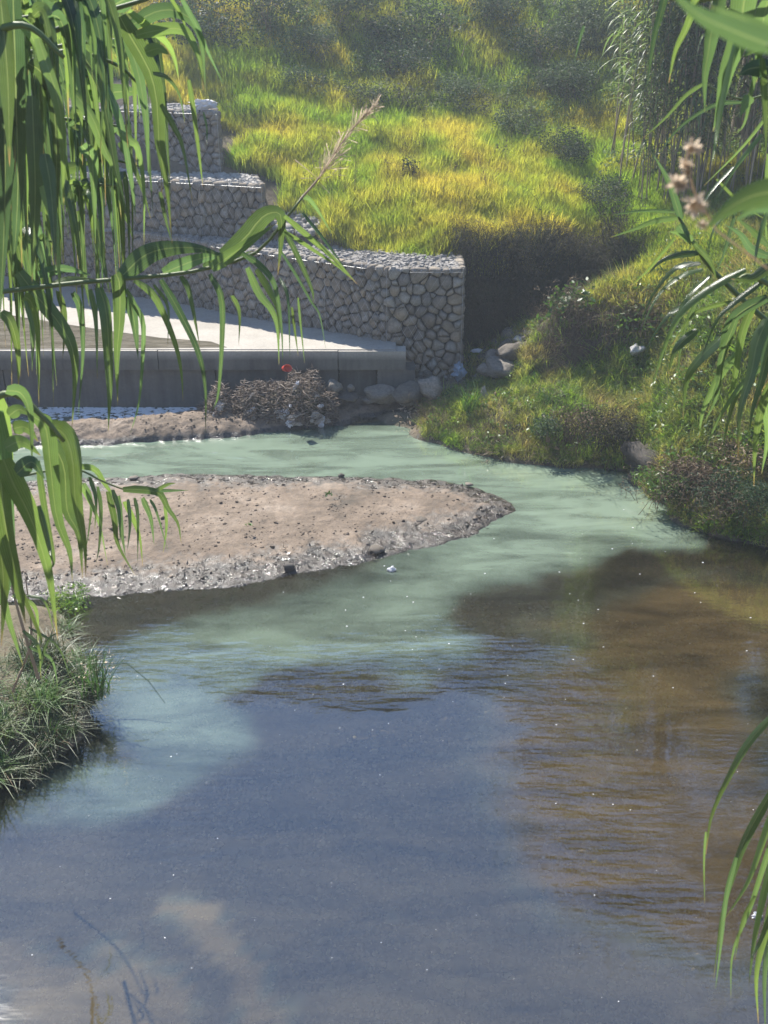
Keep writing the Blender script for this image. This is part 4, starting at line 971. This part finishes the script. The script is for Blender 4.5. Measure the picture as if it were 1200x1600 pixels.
# ------------------------------------------------------------------ near reeds, leaf by leaf
def cat(pts_, n_):
    pts_ = [Vector(q) for q in pts_]; 
    if len(pts_) == 2: pts_ = [pts_[0], (pts_[0]+pts_[1])/2, pts_[1]]
    q = [pts_[0]*2 - pts_[1]] + pts_ + [pts_[-1]*2 - pts_[-2]]; out = []; m_ = len(pts_) - 1
    for i in range(n_ + 1):
        t = i / n_ * m_; k = min(int(t), m_ - 1); t -= k; a, b, c, d = q[k], q[k+1], q[k+2], q[k+3]
        out.append(.5*((2*b) + (c-a)*t + (2*a-5*b+4*c-d)*t*t + (3*b-a-3*c+d)*t*t*t))
    return out
def leaf_mesh(P3, width, turn, n_=10, fold=.16, twist=0.0, org=Vector((0, 0, 0))):
    Q3 = cat(P3, n_); V = []; Fc = []; cam_p = Vector((0, 0, CAM_Z)) - org
    for i, p in enumerate(Q3):
        t = i / n_; d = (Q3[min(i+1, n_)] - Q3[max(i-1, 0)]).normalized(); v = (p - cam_p).normalized()
        s = d.cross(v)
        if s.length < .05: s = d.cross(Vector((0, 0, 1)))
        s.normalize(); nr = s.cross(d).normalized(); an = turn + twist * t
        s = s*math.cos(an) + nr*math.sin(an); nr = s.cross(d).normalized()
        w_ = width * min(1, .62 + t*2.6) * (1 - max(0, (t - .18) / .82) ** 1.5) ** 1.1 + .0006 if i < n_ else .0005
        V += [p - s*w_/2 + nr*w_*fold, p, p + s*w_/2 + nr*w_*fold]
    for i in range(n_):
        b_ = 3*i; Fc += [(b_, b_+1, b_+4, b_+3), (b_+1, b_+2, b_+5, b_+4)]
    return V, Fc
def near_reed(label, stem, leaves, Y, m_='reed_blade', rad=.008, name='reed_shoot', seed=0, dry=False):
    rs = random.Random(seed + 900); S = [Q(a, b, Y if len(c) == 0 else c[0]) for a, b, *c in stem]
    e = empty(name, S[0]); tag(e, label, 'reed', 'reeds hanging into the view close by'); o_ = S[0]
    mb = MB(); pc = cat([p - o_ for p in S], 14); mb.tube(pc, [rad*(1 - .6*i/14) for i in range(15)], 7); mb.build('stem', M['dry_stem' if dry else 'reed_stem'], e)
    for lf in leaves:
        pts_, w_ = lf[0], lf[1]; dY = lf[2] if len(lf) > 2 else rs.uniform(-.12, .12); n_ = len(pts_)
        y0 = Y + (rs.uniform(-.06, .06) if len(lf) <= 3 else lf[3])
        W = [Q(a, b, y0 + dY * i/(n_-1)) for i, (a, b) in enumerate(pts_)]
        dist = (W[n_//2] - Vector((0,0,CAM_Z))).length
        V, Fc = leaf_mesh([p - o_ for p in W], w_*(.80 if len(lf) < 3 else .98)*dist/F, *((rs.uniform(-.8, .8), 14, .16, rs.uniform(-.5, .5)) if len(lf) < 3 else (rs.uniform(-.3, .3), 14, .12, 0.0)), o_)
        lo = mobj('leaf', V, Fc, M[m_], e); ul = lo.data.uv_layers.new(name='leaf_uv'); nl = len(V) // 3 - 1
        ul.data.foreach_set('uv', np.array([c for f in Fc for i_ in f for c in ((i_ % 3) / 2, (i_ // 3) / nl)], np.float32))
    return e
A = [([(2,487),(17,504),(28,548),(29,609)],20),([(38,463),(50,475),(60,519),(61,641)],22),([(29,425),(58,463),(96,510),(114,548),(117,592),(112,672)],30),
 ([(114,457),(125,481),(130,548),(122,650)],13),([(140,452),(149,504),(152,592)],13),([(155,449),(166,487),(171,562),(172,620),(169,675)],26),([(181,428),(187,446),(187,504),(183,557),(184,634)],28),
 ([(198,452),(210,475),(224,504),(223,562),(217,630),(204,676)],11),([(201,463),(210,504),(216,562)],20),([(210,437),(242,463),(271,527),(283,577),(286,627)],14),([(251,437),(280,487),(309,548),(321,606),(321,676)],14),
 ([(283,431),(295,452),(306,504),(312,542)],12),([(328,428),(347,468),(347,546),(341,618),(331,643)],13),([(362,462),(373,490),(373,540)],12),([(378,396),(403,412),(425,437),(434,468),(440,515),(442,570)],12),
 ([(387,418),(406,459),(425,484),(434,515),(436,570)],16),([(400,421),(419,452),(434,484),(437,530)],14),([(437,434),(450,468),(453,559)],7),([(440,393),(462,427),(487,471),(500,493),(509,545)],8),
 ([(444,359),(469,409),(487,452),(490,471)],10),([(456,480),(466,556)],5),([(466,465),(476,567)],5),([(444,338),(475,365),(512,396),(537,421),(558,444)],13),([(444,362),(487,390),(525,415),(550,437)],10),
 ([(473,332),(500,365),(525,399),(540,421)],8),([(473,307),(484,312),(500,334),(519,366)],9),([(347,399),(381,374),(406,343),(425,332),(439,338),(439,378),(434,430)],30,0),
 ([(190,432),(225,400),(262,388),(310,388),(352,400)],32,0),([(255,427),(310,405),(370,394)],22,0),([(330,420),(380,385),(430,350)],20,0),([(60,430),(100,420),(142,430)],16,0),([(80,445),(110,434),(150,436)],14),([(90,455),(100,500),(98,560)],16),([(318,418),(345,408),(395,392)],14,0),
 ([(250,300),(258,340),(268,378)],8),([(240,445),(262,480),(262,540)],7),([(40,470),(52,520),(50,580)],9)]
near_reed('long nearly horizontal reed with a tan seed plume crossing in front of the gabion walls', [(-140,475),(0,456),(130,441),(260,430),(330,418),(400,395),(440,350),(475,305)], A, 2.9, rad=.0075, seed=1)
# its plume
mb = MB(); rs = random.Random(4); L0 = [Q(470,311,2.9), Q(500,276,2.9), Q(540,215,2.9), Q(584,166,2.9)]; pc = cat(L0, 12)
mb.tube(pc, [.0035 - .002*i/12 for i in range(13)], 5); o_st = mb
pl = MB()
for k in range(260):
    t = rs.uniform(.28, 1); i = min(int(t*12), 11); p = pc[i].lerp(pc[i+1], t*12 - i); d = (pc[i+1]-pc[i]).normalized()
    L_ = .06*(1.25 - t) + .015; e_ = p + (d*rs.uniform(.7,1.3) + Vector((rs.gauss(0,.5), rs.gauss(0,.5), rs.gauss(0,.5)))).normalized()*L_*rs.uniform(.3,1.1); s_ = Vector((rs.gauss(0,1),rs.gauss(0,1),rs.gauss(0,1))).normalized()*.0011
    pl.add([p-s_*.4, p+s_*.4, e_+s_, e_-s_], [(0,1,2,3)]); q = e_ + (e_-p).normalized()*.008; pl.add([e_-s_*1.6, q, e_+s_*1.6], [(0,1,2)])
main = [o for o in COL.objects if o.name == 'reed_shoot'][0]
for nm, b_, m_ in (('plume_stalk', o_st, 'dry_stem'), ('plume', pl, 'plume')):
    b_.v = [tuple(Vector(v) - main.location) for v in b_.v]; b_.build(nm, M[m_], main)
U1 = [([(201,17),(233,44),(262,70),(274,99),(280,131)],14),([(204,41),(239,20),(271,16),(300,32),(315,67),(321,142)],22,0),([(213,55),(248,47),(280,45),(297,58),(312,96),(318,142)],18,0),([(227,82),(248,76),(266,86)],18,0),
 ([(280,-10),(309,44),(327,85),(350,133)],9),([(262,-10),(285,30),(292,60)],7),([(187,26),(204,58),(233,110),(245,160),(248,220),(255,262),(262,310),(269,380)],34),([(239,114),(260,120),(280,146),(289,192)],9),([(251,163),(271,198),(286,233),(302,323)],11),
 ([(295,125),(303,175),(312,248),(317,291)],9),([(318,175),(323,200),(323,228)],4),([(270,10),(272,50),(274,70)],5),([(175,10),(205,-5),(245,-12)],30,0)]
near_reed('high reed arching out over the topmost wall with long blades tapering down', [(-60,140),(60,60),(160,20),(240,-5),(300,-30)], U1, 2.7, seed=2)
U2 = [([(82,3),(111,15),(140,58),(152,88),(160,150),(156,250)],26),([(117,73),(140,102),(158,140),(175,233),(187,292),(206,370)],28),([(163,0),(169,58),(175,146),(175,190)],10),([(99,128),(122,152),(146,187),(163,233),(181,270),(190,345)],24),
 ([(184,204),(204,219),(216,233),(225,292),(225,385)],16),([(187,222),(204,248),(222,292),(236,343)],14),([(128,228),(143,248),(146,292),(149,382)],24),([(60,5),(100,-5),(150,20)],28,0),([(130,30),(150,60),(168,170)],22),([(196,60),(215,110),(228,190),(232,280)],20),([(150,110),(185,180),(205,280),(212,340)],16)]
near_reed('reed with thick dark blades in the upper middle of the left curtain', [(-80,170),(20,110),(100,80),(180,100),(215,130)], U2, 2.95, seed=3)
U3 = [([(44,99),(67,117),(85,175),(88,292),(80,400)],28),([(20,-20),(25,150),(28,300),(20,430)],42),([(5,100),(8,300),(0,500)],30),([(50,150),(55,300),(50,440)],30),([(60,60),(95,180),(100,330)],24),([(0,-10),(12,120),(15,260)],40),([(30,30),(62,90),(72,230)],30),([(70,240),(80,300),(88,420)],26),([(66,290),(84,350),(95,470)],22)]
near_reed('nearest reed with the widest hanging blades along the upper left edge', [(-120,120),(-30,60),(40,40),(100,90)], U3, 2.3, rad=.011, seed=4)
U4 = [([(120,330),(128,400),(140,480)],20),([(150,340),(160,400),(172,460)],16),([(190,330),(200,345),(208,376)],10),([(20,300),(30,370),(58,480)],20),([(0,320),(60,322),(75,330)],24,0),([(85,310),(120,305),(150,318)],24,0),([(110,200),(160,205),(200,195)],24,0),([(140,150),(190,143),(225,145)],26,0),([(60,268),(110,262),(150,250)],22,0),([(0,230),(50,240),(70,260)],26,0),([(80,35),(120,30),(150,50)],26,0),([(110,175),(150,180),(180,190)],20,0),([(95,80),(118,92),(140,88)],24,0)]
near_reed('reed lit bright green from behind in the depth of the left curtain', [(-90,300),(0,285),(90,262),(170,250),(225,262)], U4, 3.5, seed=5)
# further shoots of the same curtain
labs = ['shoot with narrow hanging blades at the top left corner','shoot hanging blades in front of the topmost gabion wall','shoot drooping at the left edge level with the middle wall','shoot low in the left curtain just over the horizontal reed','shoot high in the curtain with its blades half hidden','shoot drooping thin blades beside the deck of the weir','shoot with dense broad blades darkening the upper left corner','shoot with slim blades in front of the middle gabion wall']
cfg = [((-40,20),(150,-20),26,22),((20,90),(230,60),24,17),((-60,200),(60,180),22,22),((0,300),(190,290),24,15),((-20,130),(140,120),20,16),((-60,360),(90,380),20,16),((-60,60),(90,20),26,24),((40,190),(200,200),26,16)]
for k, ((x0,y0),(x1,y1),n_,w_) in enumerate(cfg):
    r2 = random.Random(50+k); LL = []
    for i in range(n_):
        t = r2.random(); a = x0+(x1-x0)*t; b = y0+(y1-y0)*t + r2.uniform(-12,12); L_ = r2.uniform(110, 270); s_ = r2.uniform(-.02,.2); up = r2.uniform(0, 26)
        LL.append(([(a,b),(a+L_*s_*.35+8,b-up+12),(a+L_*s_*.7+14,b+L_*.35),(a+L_*s_+16,b+L_)], r2.uniform(.5,1.15)*w_))
    near_reed(labs[k], [(x0-60,y0+40),(x0,y0),((x0+x1)/2,(y0+y1)/2-8),(x1,y1)], LL, [2.6,3.2,2.8,3.3,3.5,3.0,2.5,3.4][k], seed=20+k)
LL1 = [([(10,610),(34,616),(47,652),(50,735)],26),([(50,650),(71,668),(79,731),(89,810),(108,862),(113,908)],34),([(76,666),(100,679),(113,718),(118,784),(131,850),(134,904)],40),([(79,687),(100,731),(105,797),(123,836),(129,904)],30),
 ([(5,718),(21,757),(42,797),(63,850),(79,915),(90,1000)],42),([(0,740),(10,830),(30,915),(40,975)],46),([(-10,640),(0,760),(12,880),(8,950)],50),([(-5,620),(10,700),(18,800)],36),([(26,740),(50,722),(70,748)],26,0),([(14,650),(30,640),(50,650)],20,0),([(20,670),(40,668),(60,690)],22,0),([(60,720),(70,790),(84,870),(80,890)],14),([(0,860),(20,900),(60,990),(64,1010)],20),([(-10,800),(5,900),(2,1010)],30),([(8,700),(34,690),(64,712)],24,0),([(-6,900),(10,960),(36,1040)],18),([(60,790),(75,850),(82,880)],12)]
near_reed('reed with very broad dark blades hanging at the lower left edge over the mud bar', [(-90,720),(-30,640),(20,615),(70,655),(100,690)], LL1, 2.15, rad=.010, seed=7)
LB = [([(118,729),(147,734),(163,757),(178,778),(187,802)],14),([(126,757),(142,784),(157,823),(168,883)],10),([(131,755),(142,789),(134,864)],9),([(152,760),(157,797),(155,850),(150,880)],9),([(168,768),(178,810),(184,850),(211,899)],13),([(194,784),(207,810),(218,841),(223,885)],11),
 ([(223,778),(236,810),(241,852)],11),([(192,765),(218,765),(249,771),(262,794),(278,818),(283,849)],12,0),([(241,768),(262,757),(275,755)],6,0),([(247,767),(296,766)],5,0),([(257,781),(260,823),(255,864)],6),([(210,778),(215,810),(215,878)],8),([(185,775),(190,830),(196,870)],10),([(200,780),(203,820),(199,860)],7),([(235,780),(245,800),(262,860)],7),([(140,745),(150,780),(148,830)],8),([(176,765),(186,800),(188,850)],9),([(120,745),(127,800),(122,860)],9)]
near_reed('slender reed branch reaching right over the mud bar with thin drooping blades', [(30,745),(80,735),(125,735),(160,752),(205,768),(250,772)], LB, 3.1, rad=.0045, seed=8)
near_reed('upright dark reed stems rising behind the left tussocks', [(60,1060),(30,960),(10,880)], [([(36,985),(60,1010),(64,1060)],8),([(20,930),(55,950),(60,1010)],9),([(60,1050),(75,1000),(100,985)],6),([(45,1010),(80,1030),(90,1070)],7)], 5.6, rad=.012, seed=9, dry=True)
near_reed('thin brown reed stem leaning over the tussocks', [(20,1080),(48,1000),(40,900)], [([(45,980),(90,1010),(110,1060)],5),([(42,930),(70,940),(85,990)],6)], 5.9, rad=.009, seed=10, dry=True)
# right side
R1 = [([(1064,343),(1045,285),(1020,240)],11,0),([(1058,331),(1021,329),(988,331),(953,337)],5,0),([(1058,340),(1021,346),(988,359),(953,371)],8,0),([(1082,377),(1064,365),(1044,362)],12,0),([(1055,371),(1033,398),(1009,426),(983,449)],6),([(1092,395),(1061,398),(1033,408),(1010,431)],10,0),
 ([(1095,411),(1064,414),(1043,429),(1015,469),(994,526)],13),([(1098,420),(1067,429),(1037,450),(1015,484),(1000,526)],11),([(1119,441),(1082,469),(1046,490),(1021,524),(1008,553)],13),([(1144,472),(1107,481),(1082,493),(1050,540)],9),([(1089,515),(1064,536),(1052,554),(1044,584)],17),([(1110,430),(1070,470),(1040,540),(1030,590)],10),([(1100,455),(1075,500),(1062,560),(1060,600)],9),([(1082,377),(1110,410),(1120,440)],8,0),([(1060,352),(1072,368),(1080,384)],14,0)]
near_reed('reed shoot pointing up left with fanned blades in front of the right slope', [(1330,600),(1220,520),(1144,453),(1104,411),(1082,377),(1060,338)], R1, 2.7, rad=.0085, seed=11)
R2 = [([(1165,421),(1131,438),(1092,463),(1061,493),(1040,536),(1027,576),(1014,624)],14),([(1127,528),(1104,548),(1078,579),(1070,606),(1067,655)],23),([(1156,551),(1131,576),(1113,610),(1098,643),(1092,685)],17),([(1200,466),(1168,481),(1144,502),(1131,536),(1125,585),(1107,640)],23),
 ([(1199,499),(1183,536),(1174,582),(1156,643),(1153,717)],25),([(1205,530),(1190,590),(1175,640),(1170,684)],18),([(1174,582),(1150,616),(1137,659),(1127,712)],13),([(1200,400),(1174,389),(1156,365),(1132,351)],13,0),([(1200,383),(1174,359),(1148,338)],10,0),([(1205,414),(1174,435),(1142,436)],16,0),([(1150,500),(1128,560),(1120,620),(1100,660)],14),
 ([(1195,620),(1200,680),(1190,740)],14),([(1210,590),(1190,640),(1180,700),(1178,760)],16),([(1180,470),(1160,520),(1146,600),(1130,650)],15),([(1190,440),(1150,470),(1120,500),(1095,560)],12),([(1210,500),(1196,560),(1188,620)],20),([(1200,330),(1185,380),(1178,420)],10),([(1210,560),(1160,600),(1120,660),(1105,700)],10)]
near_reed('reed with silvery arched blades hanging along the middle right edge', [(1400,560),(1290,500),(1210,450),(1170,430),(1150,440)], R2, 2.45, rad=.009, seed=12)
R3 = [([(1048,-40),(1035,13),(1024,53),(1016,101),(1010,142)],14),([(1098,-35),(1077,35),(1056,80),(1045,130)],16),([(1130,-30),(1112,48),(1107,80),(1101,120),(1101,176)],27),([(1185,-60),(1163,0),(1157,53),(1136,112),(1125,165),(1114,206)],42),([(1205,104),(1173,107),(1153,118)],26,0),([(1205,60),(1180,72),(1160,90)],24,0),([(1190,90),(1194,180),(1197,250)],16),([(1173,150),(1165,163),(1156,183)],16,0),
 ([(1150,10),(1140,60),(1146,120)],20),([(1200,0),(1190,50),(1182,130)],30),([(1150,60),(1128,160),(1118,220),(1112,260)],10),([(1190,210),(1150,260),(1120,310)],8),([(1200,40),(1178,130),(1165,190),(1150,210)],12)]
near_reed('reed with wide dark blades hanging in the top right corner', [(1330,-60),(1240,-40),(1160,-15),(1080,0),(1020,-10)], R3, 1.9, rad=.009, seed=13)
R4 = [([(1099,131),(1072,149),(1040,184),(1006,215)],6,0),([(1160,160),(1120,163),(1077,187),(1051,211),(1031,239)],6,0),([(1145,260),(1110,300),(1085,345)],6),([(1200,180),(1160,230),(1100,290)],6),([(1180,300),(1120,350),(1105,400)],6),([(1200,240),(1196,330),(1199,400)],7),([(1120,280),(1160,320),(1200,345)],5),([(1150,330),(1130,400),(1115,430)],7),([(912,40),(906,60),(897,98)],6)]
near_reed('wiry shoot with narrow pale blades in front of the reed stand', [(1300,120),(1220,140),(1160,155),(1100,131)], R4, 2.9, rad=.004, seed=14)
R5 = [([(1215,1110),(1170,1160),(1140,1212),(1112,1275),(1103,1335)],13),([(1103,1300),(1100,1345),(1101,1412)],4),([(1215,1220),(1170,1300),(1150,1350),(1128,1430),(1115,1530)],16),([(1210,1260),(1190,1320),(1168,1380),(1130,1440)],12),([(1150,1340),(1135,1400),(1126,1480),(1118,1545)],8),([(1215,1290),(1195,1350),(1172,1420),(1145,1490),(1142,1560)],10),
 ([(1210,1330),(1192,1400),(1178,1470),(1170,1540)],13),([(1212,1380),(1200,1440),(1182,1520),(1185,1600)],14),([(1205,1450),(1194,1520),(1196,1620)],12),([(1215,1400),(1188,1470),(1172,1500)],8),([(1180,1400),(1160,1440),(1148,1500)],6)]
near_reed('dark narrow blades hanging in from the lower right edge over the brown water', [(1420,1080),(1300,1120),(1230,1160),(1215,1300)], R5, 1.75, rad=.008, seed=15)
# very near, out of focus
near_reed('blurred blade very close to the camera in the top right corner', [(1300,130),(1240,90),(1200,70)], [([(1215,75),(1150,50),(1090,22),(1040,-20)],34,0),([(1210,60),(1160,30),(1110,10)],18,0)], .62, rad=.003, seed=16)
near_reed('blurred bright blade close to the camera beside the seed heads', [(1320,290),(1260,290),(1210,300)], [([(1225,298),(1180,305),(1140,325),(1100,360)],40,0),([(1225,320),(1180,326),(1150,345)],20,0)], .75, rad=.003, seed=17)
e = empty('seed_stalk', Q(1085, 250, .85)); tag(e, 'blurred pale seed heads on a thin stalk close to the camera at the right', 'seed stalk'); mb = MB()
mb.tube([Q(a, b, .85) - e.location for a, b in ((1200,420),(1120,360),(1085,300),(1072,250),(1082,215))], .0008, 5); mb.build('stalk', M['plume'], e)
for a, b, s_ in ((1082,232,17),(1072,258,15),(1060,286,20),(1085,318,24),(1099,350,11),(1075,270,10)):
    sc = s_*.0006; r2 = random.Random(a); mb = MB()
    for _ in range(46):
        d = Vector((r2.gauss(0,1), r2.gauss(0,1), r2.gauss(0,.7))).normalized()*sc*r2.uniform(.3,1); v = d.cross(Vector((r2.gauss(0,1),r2.gauss(0,1),1))).normalized()*sc*.16; mb.add([(0,0,0), d*.6+v, d, d*.6-v], [(0,1,2,3)])
    mb.build('seed_head', M['plume'], e, loc=Q(a, b, .85) - e.location)

# ------------------------------------------------------------------ thin scattering volume added to imitate veiling lens glare
def veil():
    t = NT('lens_glare_veil'); v = t.n('VolumePrincipled', {'Color': (.80, .90, 1.0), 'Density': GLARE_DENSITY, 'Anisotropy': .35})
    t.t.links.new(v.outputs[0], t.out.inputs['Volume']); mb = MB(); mb.box(-165, 165, -145, 185, -1.5, 22.5)
    tag(mb.build('veil', t.m, None, False), 'thin bright haze added to imitate lens glare', kind='stuff')
veil()
